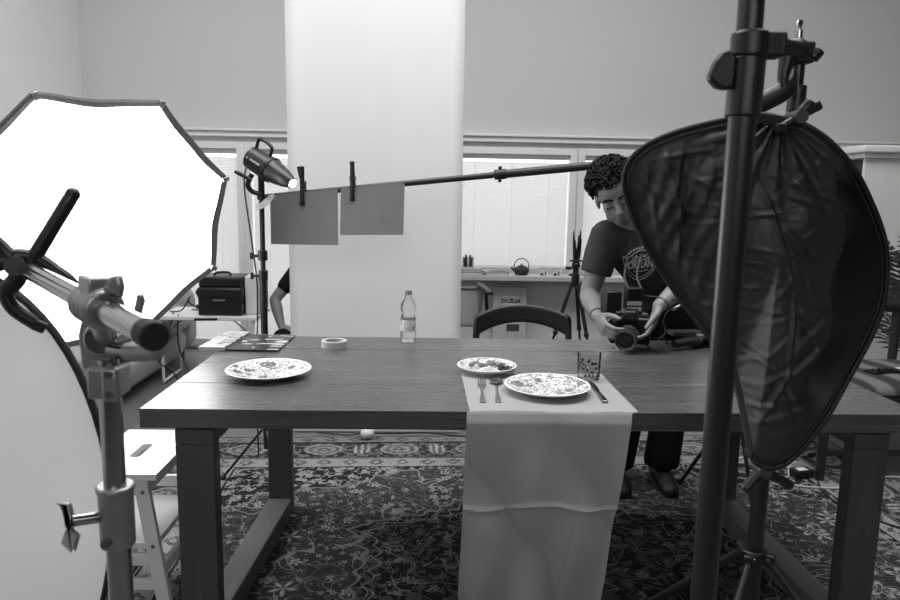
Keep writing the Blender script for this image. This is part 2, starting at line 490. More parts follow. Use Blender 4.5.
def text_mesh(name, body, size, m, parent, place, bold=0.0, W=True, depth=.0004):
    """lettering as flat mesh; place maps (x, y) -> world point"""
    cu = bpy.data.curves.new(name, 'FONT'); cu.body = body; cu.size = size; cu.align_x = 'CENTER'; cu.align_y = 'CENTER'; cu.offset = bold
    t = bpy.data.objects.new(name, cu); COL.objects.link(t)
    me = bpy.data.meshes.new_from_object(t.evaluated_get(bpy.context.evaluated_depsgraph_get()))
    bpy.data.objects.remove(t)
    mb = MB(); mb.add([place(v.co.x, v.co.y) for v in me.vertices], [tuple(p.vertices) for p in me.polygons])
    return mb.build(name, m, parent, W=W)

def hsh(*a):
    x = sin(a[0] * 12.9898 + (a[1] if len(a) > 1 else 0) * 78.233 + 1.3) * 43758.5453; return x - math.floor(x)

# ------------------------------------------------------------------ the room
XL, XR, YB, YF, ZC = -2.87, 4.3, 6.0, -2.6, 4.6
struct(MB().bb(XL - .2, XR + .2, YF - .2, YB + .2, -.12, -.012), 'floor', 'floorw')
struct(MB().bb(XL - .15, XL, YF, YB, -.012, ZC), 'wall_left', 'wall_lit')
struct(MB().bb(XR, XR + .15, YF, YB, -.012, ZC), 'wall_right', 'wall_bounce_cut')
mfw = MB().bb(XL - .15, -1.4, YF - .15, YF, -.012, ZC).bb(1.8, XR + .15, YF - .15, YF, -.012, ZC).bb(-1.4, 1.8, YF - .15, YF, -.012, 2.05).bb(-1.4, 1.8, YF - .15, YF, 3.75, ZC)  # high opening added for the rear fill light
struct(mfw, 'wall_front', 'wall_bounce_cut')
mfr = MB().bb(-1.4, -1.34, YF - .12, YF, 2.05, 3.75).bb(1.74, 1.8, YF - .12, YF, 2.05, 3.75).bb(-1.34, 1.74, YF - .12, YF, 2.05, 2.11).bb(-1.34, 1.74, YF - .12, YF, 3.69, 3.75)
w5 = struct(mfr, 'window_5', 'trimw')  # unseen window frame, added around the rear fill light
MB().bb(-1.34, 1.74, YF - .08, YF - .075, 2.11, 3.69).build('pane', 'pane', w5)
# ceiling with an unseen opening added for the overhead fill light
SX0, SX1, SY0, SY1 = -2.35, 2.55, 1.25, 3.75
mc = MB(); z0, z1 = ZC, ZC + .15
mc.bb(XL - .15, SX0, YF - .15, YB + .15, z0, z1).bb(SX1, XR + .15, YF - .15, YB + .15, z0, z1)
mc.bb(SX0, SX1, YF - .15, SY0, z0, z1).bb(SX0, SX1, SY1, YB + .15, z0, z1)
struct(mc, 'ceiling', 'wall_bounce_cut')
# window wall: openings (x0, x1, z0, z1)
OP = [(-2.75, -1.61, .06, 1.715), (-1.52, -.45, .06, 1.715), (-.12, 1.215, .735, 1.715), (1.315, 2.5, .735, 1.715)]
mw = MB()
mw.bb(XL - .15, XR + .15, YB, YB + .15, 1.85, ZC)
struct(mw, 'wall_back', 'wall')
ml = MB()
ml.bb(XL - .15, OP[0][0], YB, YB + .15, -.012, 1.85).bb(OP[0][1], OP[1][0], YB, YB + .15, -.012, 1.85).bb(OP[1][1], OP[2][0], YB, YB + .15, -.012, 1.85)
ml.bb(OP[2][1], OP[3][0], YB, YB + .15, .735, 1.85).bb(OP[3][1], XR + .15, YB, YB + .15, -.012, 1.85)
ml.bb(OP[2][0], OP[3][1], YB, YB + .15, -.012, .735)
for a in OP: ml.bb(a[0], a[1], YB, YB + .15, 1.715, 1.85)
ml.bb(OP[0][0], OP[0][1], YB, YB + .15, -.012, .06).bb(OP[1][0], OP[1][1], YB, YB + .15, -.012, .06)
struct(ml, 'wall_lower_back', 'walllow')
struct(MB().bb(XL, XR, YB - .05, YB, 1.80, 1.848), 'trim_1', 'trimw', bevel=.006)
struct(MB().bb(XL, XR, YB - .075, YB, 1.846, 1.866), 'trim_2', 'trimw', bevel=.004)
struct(MB().bb(OP[3][1], XR, YB - .02, YB, -.01, .09), 'baseboard_back', 'trimw', bevel=.004)
struct(MB().bb(XL, XL + .02, YF, YB, -.01, .09), 'baseboard_left', 'trimw', bevel=.004)
for i, (x0, x1, z0, z1) in enumerate(OP):
    w = .045; y0, y1 = YB - .018, YB + .10
    m = MB().bb(x0 - w, x0 + .012, y0, y1, z0 - (0 if i < 2 else .0), z1 + w).bb(x1 - .012, x1 + w, y0, y1, z0, z1 + w)
    m.bb(x0 + .012, x1 - .012, y0, y1, z1 - .012, z1 + w)
    if i < 2: m.bb(x0 + .012, x1 - .012, y0, y1, z0 - .05, z0 + .02)
    wf = struct(m, 'window_%d' % (i + 1), 'trimw', bevel=.004)
    MB().bb(x0 + .012, x1 - .012, YB + .085, YB + .089, z0, z1 - .012).build('pane', 'pane', wf)
    # venetian blind
    bl = thing('venetian_blind', ['pale venetian blind behind the lit softbox, leftmost of the window wall', 'pale venetian blind behind the snoot flash and its stand',
        'closed pale venetian blind above the cast iron teapot', 'pale venetian blind behind the leaning man, right of the tripod'][i], 'blind', (x0, YB + .05, z0), 0, 'venetian blinds of the window wall')
    MB().bb(x0 + .015, x1 - .015, YB + .03, YB + .075, z1 - .05, z1 - .013).build('head_rail', 'whiteplastic', bl, bevel=.004)
    ms = MB(); p = .024; n = int((z1 - z0 - .08) / p)
    for k in range(n):
        ms.box(((x0 + x1) / 2, YB + .05, z0 + .03 + k * p), (x1 - x0 - .04, .0255, .0012), (radians(66), 0, 0))
    o = ms.build('slat_stack', 'slat', bl); o['kind'] = 'stuff'
    MB().bb(x0 + .02, x1 - .02, YB + .035, YB + .065, z0 + .004, z0 + .018).build('bottom_rail', 'whiteplastic', bl)
    for k in range(4):
        xx = x0 + (x1 - x0) * (k + .6) / 4.2
        MB().bb(xx, xx + .006, YB + .033, YB + .0345, z0 + .02, z1 - .05).build('ladder_tape', 'ladder', bl)
# window shelf below the two right windows
struct(MB().bb(OP[2][0] - .1, OP[3][1] + .1, 5.71, YB, .652, .692), 'trim_3', 'sill', bevel=.005)
struct(MB().bb(OP[2][0] - .1, OP[3][1] + .1, YB - .03, YB + .02, .692, .735), 'trim_4', 'sill', bevel=.003)

# rug
rug = MB().box((0, 0, 0), (RUG_W, RUG_H, .012)).build('persian_rug', 'rug', bevel=.004)
rug.location = (.50, 2.405, -.006); rug.rotation_euler = (0, 0, radians(2.0))
tag(rug, 'dark Persian rug with floral field and patterned border under the table', 'rug')

# ------------------------------------------------------------------ paper backdrop
bd = thing('paper_backdrop', 'tall pale paper backdrop hanging upright behind the table', 'backdrop', (-.31, 3.86, 0))
def bdf(u, v):
    z = .02 + v * 2.95; x0 = -.764 - .010 * v; x1 = .187 - .012 * v
    x = x0 + (x1 - x0) * u
    return (x, 3.84 + .012 * sin(u * 5 + v * 2) + .05 * max(0, .06 - v) * 0, z)
MB().grid(bdf, 16, 30).build('paper_sheet', 'paper', bd, smooth=True, solid=.0012)
MB().cyl((-.85, 3.85, 3.0), (.22, 3.85, 3.0), .035).build('core_tube', 'card', bd, smooth=True)
MB().bb(-.79, .19, 3.832, 3.85, .0, .02).build('weight_bar', 'trimw', bd)
for s in (-.88, .25):
    MB().cyl((s, 3.85, 3.0), (s, 3.85, ZC), .006, n=8).build('hanging_rod', 'blackm', bd)
    MB().cyl((s - .012, 3.85, 3.0), (s + .04, 3.85, 3.0), .02).build('rod_hook', 'blackm', bd)

# ------------------------------------------------------------------ dining table
TX0, TX1, TY0, TY1, TZ = -.7855, 1.4145, 1.855, 2.86, .75
tb = thing('dining_table', 'long oak dining table with thick plank top and trestle legs', 'table', ((TX0 + TX1) / 2, (TY0 + TY1) / 2, 0))
js = [TY0, 2.125, 2.392, 2.63, TY1]
for k in range(4):
    g = .0022 if k in (1, 2) else .0008
    MB().bb(TX0, TX1, js[k] + (g if k else 0), js[k + 1] - (g if k < 3 else 0), TZ - .055, TZ - (.0006 if k == 2 else 0)).build('plank', 'tabletop', tb, bevel=.002)
MB().bb(TX0 + .14, TX1 - .14, TY0 + .05, TY0 + .09, TZ - .072, TZ - .056).build('rail', 'tabletop', tb, bevel=.002)
MB().bb(TX0 + .14, TX1 - .14, TY1 - .09, TY1 - .05, TZ - .072, TZ - .056).build('rail', 'tabletop', tb, bevel=.002)
for fx0, fx1, bx0, bx1 in ((-.705, -.597, -.655, -.56), (1.243, 1.345, 1.235, 1.33)):
    ya, yb = TY0 + .035, 2.775
    MB().bb(fx0, fx1, ya, ya + .055, .0, TZ - .116).build('leg', 'tableleg', tb, bevel=.003)
    MB().bb(bx0, bx1, yb, yb + .055, .0, TZ - .116).build('leg', 'tableleg', tb, bevel=.003)
    m = MB(); e0, e1 = ya + .057, yb - .002
    k0, k1 = fx0 + .012, fx1 - .008
    m.add([(k0, e0, 0), (k1, e0, 0), (bx1, e1, 0), (bx0, e1, 0), (k0, e0, .075), (k1, e0, .075), (bx1, e1, .075), (bx0, e1, .075)], [(3, 2, 1, 0), (4, 5, 6, 7), (0, 1, 5, 4), (1, 2, 6, 5), (2, 3, 7, 6), (3, 0, 4, 7)])
    m.build('floor_beam', 'tablebeam', tb, bevel=.004)
    m = MB(); e1 = yb + .055
    m.add([(fx0, ya, TZ - .115), (fx1, ya, TZ - .115), (bx1, e1, TZ - .115), (bx0, e1, TZ - .115), (fx0, ya, TZ - .07), (fx1, ya, TZ - .07), (bx1, e1, TZ - .07), (bx0, e1, TZ - .07)], [(3, 2, 1, 0), (4, 5, 6, 7), (0, 1, 5, 4), (1, 2, 6, 5), (2, 3, 7, 6), (3, 0, 4, 7)])
    m.build('top_beam', 'tableleg', tb, bevel=.003)
    MB().bb((fx0 + bx0) / 2 + .03, (fx1 + bx1) / 2 - .03, ya + .03, e1 - .03, TZ - .07, TZ - .0555).build('spacer', 'tablebeam', tb)

# ------------------------------------------------------------------ table runner
def runf(u, v):
    # v 0..0.3 on the table, then over the edge and down
    L = .415; D = .66; s = v * (L + D)
    if s < L:
        y = 2.268 - s; z = TZ + .0022 + .0008 * sin(u * 9 + s * 14)
        x0, x1 = .120, .592; y -= 0
        x = x0 + (x1 - x0) * u - .006 * (1 - s / L) * (1 - u) ** 4
        if s > L - .012: z -= .0
        return (x, y, z)
    q = s - L; z = TZ + .0022 - q
    t = q / D
    x0 = .112 - .018 * t; x1 = .574 - .085 * t
    x = x0 + (x1 - x0) * u
    fold = .030 * sin((u * .9 - t * 1.05 + .2) * 5.2) * min(1, t * 2.2) + .010 * sin(u * 16 + t * 3) * t
    crease = .006 * math.exp(-((q - .27 - .01 * sin(u * 9)) / .006) ** 2) - .004 * math.exp(-((u - .78 + .1 * t) / .012) ** 2) * t
    y = TY0 - .004 - .012 * min(1, q / .03) - abs(fold) * .9 - crease
    return (x, y, z)
single(MB().grid(runf, 90, 200), 'table_runner', 'linen', 'plain pale linen runner hanging over the front table edge', 'table runner', smooth=True)

# ------------------------------------------------------------------ plates, food, cutlery, glass
def plate_mesh(R):
    pr = [(.0, .0), (R * .56, .0), (R * .6, .004), (R * .8, .012), (R * .97, .021), (R, .0235), (R * .985, .0252), (R * .95, .0238), (R * .78, .0155), (R * .6, .0085), (R * .5, .0068), (.0, .0066)]
    return pr
def plate(loc, R, rz, label):
    t = thing('dinner_plate', label, 'plate', loc, rz, 'floral plates on the dining table')
    pr = plate_mesh(R)
    MB().lathe(pr[1:8], n=56, cap=False).build('dish', 'whitepaint', t, smooth=True, W=False)
    MB().lathe([(1e-4, 0), (R * .56, 0)], n=56, cap=False).build('foot', 'whitepaint', t, W=False)
    MB().lathe(pr[7:-1] + [(1e-4, .0066)], n=56, cap=False).build('patterned_face', 'porc', t, smooth=True, W=False)
    return t
plate((-.516, 2.225, TZ), .137, .3, 'patterned dinner plate standing alone on the bare left table end')
plate((.368, 2.048, TZ + .0035), .131, 1.2, 'patterned empty dinner plate on the runner between spoon and knife')
plate((.203, 2.288, TZ + .0035), .101, 2.2, 'small patterned plate filled with food at the runner corner')
# food: rice, slices, dark berries
pc = V(.203, 2.288, TZ + .0135)
mr = MB()
for k in range(260):
    a = random.uniform(0, 2 * pi); r = math.sqrt(random.random())
    x, y = r * cos(a) * .038, r * sin(a) * .022; h = .013 * (1 - r * r) + .003
    d = V(random.uniform(-1, 1), random.uniform(-1, 1), random.uniform(-.4, .4)).normalized()
    c = pc + V(.002 + x, -.042 + y, random.uniform(.2, 1) * h)
    mr.tube([c - d * .0035, c, c + d * .0035], [.0009, .0016, .0009], 5)
o = single(mr, 'rice_heap', 'rice', 'heap of white rice on the small plate', 'rice'); o['kind'] = 'stuff'
for k in range(9):
    c = pc + V(-.056 + .0135 * k + .006 * hsh(k, 5), 0.022 + .045 * (hsh(k, 8) - .5), .003 + .005 * hsh(k, 6))
    R = Euler((random.uniform(-.5, .5), random.uniform(-.6, .6), k)).to_matrix()
    single(MB().ell(c + V(0, 0, .006), (.010 + .008 * hsh(k, 12), .009, .004 + .003 * hsh(k, 13)), R, 12, 8), 'meat_slice', 'dish_mid', 'browned meat piece among the slices behind the rice', 'food', 'meat slices on the small plate', smooth=True)
for k in range(16):
    a = k * 2.4; r = .0042 * math.sqrt(k)
    c = pc + V(.062 + r * 1.7 * cos(a), -.022 + r * 1.6 * sin(a), .006 + .004 * (k < 5))
    single(MB().ell(c, (.0062, .0055, .0055), None, 10, 7), 'dark_bean', 'dish_dark', 'dark bean in the small pile right of the rice', 'food', 'dark beans on the small plate', smooth=True)
ZR = TZ + .0045
def outline(poly, thick, z, name, parent, bow=.0):
    m = MB(); k = len(poly)
    return MB().prism(poly, thick, (0, 0, z), (1, 0, 0), (0, 1, 0)).build(name, 'steel', parent, bevel=thick * .3, W=False)
# fork
fk = thing('fork', 'steel fork on the runner left of the spoon', 'cutlery', (.170, 2.060, ZR), radians(-3.5), 'cutlery on the runner')
hp = [(-.009, -.13), (.009, -.13), (.0035, -.02), (.004, .02), (-.004, .02), (-.0035, -.02)]
outline(hp, .0028, .001, 'handle', fk)
outline([(-.004, .018), (.004, .018), (.0125, .04), (.0125, .062), (-.0125, .062), (-.0125, .04)], .002, .002, 'head', fk)
for k in range(4):
    x = -.0107 + k * .00713; MB().bb(x - .0016, x + .0016, .06, .118, .001, .003).build('tine', 'steel', fk, bevel=.0005, W=False)
sp = thing('spoon', 'steel soup spoon on the runner beside the fork', 'cutlery', (.216, 2.060, ZR), radians(-4), 'cutlery on the runner')
outline([(-.009, -.13), (.009, -.13), (.0035, -.02), (.0035, .06), (-.0035, .06), (-.0035, -.02)], .0028, .001, 'handle', sp)
def bowl(u, v):
    r = v; a = u * 2 * pi; y = .088 + r * .036 * cos(a); x = r * .0215 * sin(a) * (1 + .12 * cos(a)); return (x, y, -.0 + .006 * r * r + .0008)
MB().grid(bowl, 28, 8, True).build('bowl', 'steel', sp, smooth=True, W=False, solid=.0012)
kn = thing('knife', 'steel table knife on the runner right of the empty plate', 'cutlery', (.522, 2.05, ZR), radians(-1.5), 'cutlery on the runner')
outline([(-.008, -.115), (.0095, -.115), (.006, -.01), (-.005, -.01)], .006, .003, 'handle', kn)
outline([(-.004, -.012), (.006, -.012), (.0105, .02), (.0095, .085), (.001, .112), (-.006, .1), (-.006, .02)], .002, .003, 'blade', kn)
k2 = thing('dessert_fork', 'small steel fork tip peeking out behind the empty plate', 'cutlery', (.315, 2.235, ZR), radians(60), 'cutlery on the runner')
outline([(-.007, -.035), (.007, -.035), (.003, .035), (-.003, .035)], .0025, .001, 'handle', k2)
# glass tumbler with etched flowers
gl = thing('drinking_glass', 'clear tumbler with printed flowers on the runner by the knife', 'glass', (.530, 2.2, TZ + .0036))
MB().lathe([(1e-4, 0), (.033, 0), (.035, .003), (.0385, .088), (.0390, .0895), (.0372, .0895), (.0366, .087), (.0335, .009), (1e-4, .007)], n=40, cap=False).build('tumbler', 'thin', gl, smooth=True, W=False)
mp = MB()
for k in range(34):
    a = k * 2.399; z = .012 + .052 * hsh(k, 21); r = .0355 + .0035 * z / .09
    n_ = V(cos(a), sin(a), 0); tt = V(-sin(a), cos(a), 0); c = n_ * (r + .0006) + V(0, 0, z); q = .0034 + .0030 * ((k * .37) % 1)
    pts = [c + tt * q * (1 + .4 * cos(5 * w)) * cos(w) + V(0, 0, 1) * q * (1 + .4 * cos(5 * w)) * sin(w) for w in [2 * pi * i / 10 for i in range(10)]]
    mp.add(pts, [tuple(range(10))])
mp.build('flower_print', 'black', gl, W=False)
# water bottle
wb = thing('water_bottle', 'clear plastic water bottle with white cap at the back of the table', 'bottle', (-.079, 2.79, TZ))
pb = [(1e-4, .004), (.018, .004), (.026, .0), (.0305, .004), (.0315, .012), (.0305, .03), (.031, .055), (.031, .095), (.0295, .100), (.027, .106), (.0268, .112), (.0305, .120), (.0315, .132), (.0295, .15), (.022, .168), (.0135, .180), (.0125, .196), (1e-4, .196)]
MB().lathe(pb, n=36, cap=False).build('bottle_body', 'pet', wb, smooth=True, W=False)
MB().lathe([(.0316, .044), (.0318, .045), (.0318, .09), (.0316, .091)], n=36, cap=False).build('paper_label', printed('bottle_label_print', .80, .45, 160, 160, .55), wb, smooth=True, W=False)
MB().lathe([(1e-4, .209), (.0135, .209), (.0145, .207), (.0145, .196), (.0150, .192), (1e-4, .191)], n=28, cap=False).build('cap', 'grey', wb, smooth=True, W=False)
# roll of tape
tp = MB().lathe([(.036, .0), (.0495, .0), (.0495, .025), (.036, .025), (.036, .0)], (-.364, 2.668, TZ), n=48, cap=False)
single(tp, 'tape_roll', 'tape', 'pale roll of masking tape lying flat near the bottle', 'tape', smooth=True)
# magazines on the far left corner
single(MB().box((0, 0, 0), (.20, .29, .007)), 'magazine', 'mag1', 'dark printed magazine on the far left table corner below the flash stand', 'magazine', 'printed matter on the table corner', bevel=.001).matrix_world = Matrix.Translation((-.655, 2.712, TZ + .0042)) @ Matrix.Rotation(radians(-2), 4, 'Z')
single(MB().box((0, 0, 0), (.10, .31, .014)), 'catalogue', 'mag2', 'narrow pale catalogue lying at the left edge beside the dark magazine', 'magazine', 'printed matter on the table corner', bevel=.001).matrix_world = Matrix.Translation((-.80, 2.725, TZ + .0076)) @ Matrix.Rotation(radians(-3), 4, 'Z')
# quick release clamp lying at the right
qc = thing('tripod_head', 'black tripod head with pan handle lying on the table beside the photographer', 'tripod head', (1.03, 2.70, TZ))
MB().tube([(.975, 2.66, .777), (1.05, 2.69, .782), (1.10, 2.70, .78)], [.016, .016, .012], 14).build('pan_handle', 'rubber', qc, smooth=True)
MB().box((1.11, 2.76, .772), (.10, .08, .042), (0, 0, .3)).build('head_body', 'black', qc, bevel=.006)
MB().box((1.07, 2.80, .796), (.13, .06, .018), (0, 0, .1)).build('clamp_plate', 'darkgrey', qc, bevel=.003)
MB().lathe([(.012, 0), (.016, .004), (.016, .02), (.010, .024)], (1.10, 2.72, .783), 16).build('lock_knob', 'grey', qc, smooth=True)
MB().bar((1.14, 2.72, .77), (1.24, 2.62, .765), .03, .028).build('lever', 'black', qc, bevel=.005)

# ------------------------------------------------------------------ octagonal softbox on its stand
sc_ = V(-1.2736, 2.70, 1.1819); sn = V(sin(.7918) * cos(.3849), -cos(.7918) * cos(.3849), -sin(.3849))
_u = V(cos(.7918), sin(.7918), 0); _v = sn.cross(_u) * -1
if _v.z < 0: _v = -_v
ro = .0433; su = _u * cos(ro) + _v * sin(ro); sv = _v * cos(ro) - _u * sin(ro)
sb = thing('octagonal_softbox', 'large glowing octagonal softbox with dark rim at the left', 'softbox', (sc_.x, sc_.y, 0))
def octp(R, d, k): a = radians(22.5 + 45 * k); return sc_ + su * R * cos(a) + sv * R * sin(a) + sn * d
SR = .563
def octring(R, d, wob=0):
    pts = []
    for k in range(8):
        a, b = octp(R, d, k), octp(R, d, k + 1)
        for i in range(8):
            t = i / 8; p = a.lerp(b, t); c = (sc_ + sn * d - p).normalized()
            pts.append(p + c * wob * (sin(t * pi) + .25 * sin(t * 9 + k * 2.3) * sin(t * pi)))
    return pts
r1, r2, r3, r4 = octring(SR, .0, .012), octring(SR - .005, .008, .013), octring(SR - .024, -.004, .016), octring(SR - .004, -.02, .012)
m = MB(); n = len(r1)
for a, b in ((r1, r4), (r2, r1), (r3, r2)):
    k = len(m.v); m.v += a + b; m.f += [(k + i, k + (i + 1) % n, k + n + (i + 1) % n, k + n + i) for i in range(n)]
m.build('rim', 'softfab', sb, solid=.002)
mf = MB(); k = 0; inner = octring(SR - .020, -.006, .016)
mf.v = inner + [sc_ + sn * .006]; mf.f = [(i, (i + 1) % n, n) for i in range(n)]
mf.build('diffuser_face', 'softface', sb)
mbk = MB()
back = [sc_ - sn * .42 + (p - sc_ + sn * .02) * .16 for p in r4]; mbk.v = r4 + back
mbk.f = [(i, (i + 1) % n, n + (i + 1) % n, n + i) for i in range(n)]
mbk.build('fabric_shell', 'blackfab', sb, solid=.002)
for k in range(8):
    MB().box(octp(SR - .012, .006, k), (.028, .02, .012), Matrix((su, sv, sn)).transposed() @ Euler((0, 0, radians(22.5 + 45 * k))).to_matrix()).build('corner_pocket', 'silver', sb, bevel=.002)
hp0 = sc_ - sn * .42; hp1 = sc_ - sn * .74
MB().cyl(hp0 + sn * .01, hp0 - sn * .03, .088, .07, 28).build('speed_ring', 'chrome', sb, smooth=True)
MB().cyl(hp0 - sn * .03, hp1, .062, .058, 28).build('flash_head', 'blackm', sb, smooth=True)
sx = hp0 - sn * .14; sx.z = 0
softstand = thing('softbox_stand', 'black tripod light stand carrying the glowing softbox', 'light stand', (sx.x, sx.y, 0))
MB().cyl((sx.x, sx.y, .25), (sx.x, sx.y, .72), .0165).build('column', 'blackm', softstand, smooth=True)
MB().cyl((sx.x, sx.y, .70), (sx.x, sx.y, 1.17), .0125).build('riser', 'blackm', softstand, smooth=True)
MB().cyl((sx.x, sx.y, .66), (sx.x, sx.y, .73), .024).build('collar', 'black', softstand, bevel=.003)
for a in (255, 15, 135):
    d = V(cos(radians(a)), sin(radians(a)), 0); b = V(sx.x, sx.y, 0)
    l = MB().bar(b + V(0, 0, .52) + d * .025, b + d * .38 + V(0, 0, .012), .022, .012).build('leg', 'blackm', softstand, bevel=.002)
    MB().ell(b + d * .38 + V(0, 0, .012), (.016, .016, .012)).build('rubber_foot', 'rubber', l, smooth=True)
    MB().bar(b + V(0, 0, .28), b + d * .20 + V(0, 0, .265), .014, .006).build('brace', 'blackm', softstand)

# ------------------------------------------------------------------ left foreground: chrome stand, boom arm, spring clamp, oval diffuser
A0, A1 = V(-.283, .715, 1.189), V(-1.02, 1.606, 1.212)
ad = (A1 - A0).normalized()
cs = thing('chrome_stand', 'chrome light stand with boom arm in the left foreground', 'light stand', (-.457, .98, 0))
cx, cy = -.457, .985
MB().cyl((cx, cy, .16), (cx, cy, .905), .0172, n=24).build('lower_column', 'chrome', cs, smooth=True)
MB().cyl((cx, cy, .88), (cx, cy, 1.10), .0155, n=24).build('upper_column', 'chrome', cs, smooth=True)
c1 = MB().cyl((cx, cy, .815), (cx, cy, .905), .0245, n=28).cyl((cx, cy, .900), (cx, cy, .910), .027, n=28).build('collar', 'castal', cs, bevel=.003)
MB().cyl((cx - .02, cy - .012, .865), (cx - .05, cy - .028, .867), .009).build('bolt', 'chrome', c1, smooth=True)
MB().prism([(-.034, -.006), (-.022, .012), (0, .009), (.022, -.014), (.036, -.008), (.024, .004), (.004, -.006), (-.02, -.0)], .012, (cx - .055, cy - .03, .866), (.45, -.3, -.84), (.8, .2, .55)).build('wing_handle', 'castal', c1, bevel=.003)
MB().cyl((cx - .004, cy - .022, .832), (cx - .004, cy - .034, .832), .007).build('screw', 'screw', c1, smooth=True)
br = MB().box((cx, cy, 1.068), (.046, .044, .046)).box((cx + .012, cy - .022, 1.068), (.024, .012, .05)).build('clamp_block', 'castal', cs, bevel=.005)
for z in (1.055, 1.083): MB().cyl((cx + .012, cy - .026, z), (cx + .012, cy - .032, z), .005).build('bolt', 'screw', br, smooth=True)
pv = A0 + ad * ((cx - A0.x) / ad.x) if abs(ad.x) > 1e-6 else A0
pv = A0 + ad * .30
MB().prism([(-.022, -.03), (.02, -.03), (.024, .02), (.018, .07), (-.012, .07), (-.026, .02)], .014, (cx - .012, cy, 1.115), (1, 0, 0), (0, 0, 1)).prism([(-.018, -.03), (.018, -.03), (.018, .05), (-.014, .05)], .012, (cx + .002, cy + .022, 1.115)).build('yoke', 'castal', cs, bevel=.003)
gd = MB().cyl(V(cx, cy - .024, 1.132), V(cx, cy + .034, 1.132), .024, n=28).build('grip_disc', 'chrome', cs, bevel=.004)
kb = MB().cyl((cx + .012, cy - .02, 1.117), (cx + .04, cy - .03, 1.117), .008).build('knob_shaft', 'chrome', cs, smooth=True)
MB().tube([(cx + .036, cy - .03, 1.117), (cx + .042, cy - .032, 1.117), (cx + .088, cy - .046, 1.122), (cx + .094, cy - .048, 1.123)], [.008, .0135, .0145, .008], 18).build('handle', 'castal', kb, smooth=True)
MB().prism([(-.008, -.03), (.006, -.03), (.010, .018), (.004, .03), (-.006, .028)], .012, (cx + .034, cy + .03, 1.168), (.7, 0, -.2), (.15, 0, .75)).build('wing_lever', 'castal', cs, bevel=.003)
arm = MB().tube([A0, A1], .0148, 24).build('grip_arm', 'chrome', cs, smooth=True)
MB().cyl((cx + .005, cy + .03, 1.150), (cx + .034, cy + .03, 1.156), .004).build('lever_shaft', 'castal', cs, smooth=True)
MB().tube([A0 - ad * .002, A0 + ad * .028], .0158, 24).build('end_cap', 'rubber', arm, bevel=.002)
hv = [A0 + ad * q for q in (.175, .245)]
hd = MB().tube([hv[0], hv[1]], .024, 24).build('boom_clamp', 'castal', cs, bevel=.004)
for q in (.18, .2, .22, .24): MB().tube([A0 + ad * q, A0 + ad * (q + .006)], .0262, 24).build('ridge', 'castal', hd, bevel=.002)
hc = A0 + ad * .21
MB().box(hc + V(0, 0, .028), (.03, .05, .022), (0, 0, math.atan2(ad.y, ad.x) + pi / 2)).build('clamp_lug', 'castal', hd, bevel=.003)
MB().cyl(hc + V(.0, -.01, .024), hc + V(.030, -.02, .026), .005).build('bolt', 'chrome', hd, smooth=True)
MB().prism([(-.008, -.012), (.0, -.009), (.009, -.014), (.012, 0), (.010, .016), (-.003, .015), (-.008, .005)], .012, hc + V(.032, -.02, .027), (1, 0, 0), (0, 0, 1)).build('wing_handle', 'castal', hd, bevel=.004)
MB().cyl(hc - V(0, 0, .01), V(cx, cy, 1.13), .014).build('stem', 'castal', cs, smooth=True)
for a in (300, 60, 180):
    d = V(cos(radians(a)), sin(radians(a)), 0); b = V(cx, cy, 0)
    l = MB().tube([b + V(0, 0, .2) + d * .02, b + V(0, 0, .19) + d * .1, b + d * .38 + V(0, 0, .016)], .0125, 14).build('leg', 'chrome', cs, smooth=True)
    MB().ell(b + d * .385 + V(0, 0, .014), (.02, .02, .014)).build('rubber_foot', 'rubber', l, smooth=True)
# oval diffuser
dc = V(-.900, 1.262, .700); du = V(.89, .45, 0).normalized(); dv = V(0, 0, 1); dn = V(.45, -.89, 0)
di = thing('oval_diffuser', 'oval white diffuser panel with black rim in the left foreground', 'reflector', (dc.x, dc.y, 0))
def disc(u, v):
    a = u * 2 * pi; r = max(v, .002)
    w = .010 * sin(3 * a + 1) * r * r + .004 * sin(7 * a) * r ** 3 - .02 * (1 - r * r)
    return dc + du * .272 * r * cos(a) + dv * .497 * r * sin(a) + dn * w
MB().grid(disc, 64, 14, True).build('fabric', 'whitefab', di, smooth=True)
MB().tube([disc(i / 64, 1.02) for i in range(64)], .0115, 10, closed=True, flat=.5).build('rim', 'blackrim', di, smooth=True)
MB().bar(dc + du * .05 - dv * .495, dc + du * .05 - dv * .69, .03, .03).build('support_post', 'blackm', di)
MB().box(dc + du * .05 - dv * .692, (.34, .2, .016)).build('support_base', 'blackm', di)
# big spring clamp
ca = V(-.680, 1.222, 1.188)
acl = thing('spring_clamp', 'big black spring clamp gripping the boom arm and diffuser at the left', 'clamp', ca)
ex, ez = V(.93, .36, 0), V(0, 0, 1)
def cl2(x, z): return ca + ex * x + ez * z
h1 = MB().tube(crom([cl2(-.018, .012), cl2(-.005, .030), cl2(.022, .075), cl2(.062, .142)], 6), [.014] * 6 + [.0150] * 6 + [.0145] * 6 + [.012], 12, flat=.85)
h1.ell(cl2(.062, .142), .0125)
h1.tube(crom([cl2(.000, .026), cl2(.028, .008), cl2(.048, -.010), cl2(.055, -.026)], 5), [.012] * 5 + [.012] * 5 + [.012] * 5 + [.007], 12)
h1.build('long_handle', 'black', acl, smooth=True)
h2 = MB().tube(crom([cl2(-.150, .165), cl2(-.085, .090), cl2(-.036, .032), cl2(-.030, .0), cl2(-.048, -.026), cl2(-.040, -.055), cl2(-.010, -.082)], 5), [.012] * 10 + [.015] * 10 + [.012] * 11, 12)
h2.ell(cl2(-.150, .165), .012)
h2.build('jaw_handle', 'black', acl, smooth=True)
MB().cyl(cl2(-.03, .02) - V(-.36, .93, 0) * .02, cl2(-.03, .02) + V(-.36, .93, 0) * .02, .017, n=18).build('spring_pivot', 'darkgrey', acl, smooth=True)
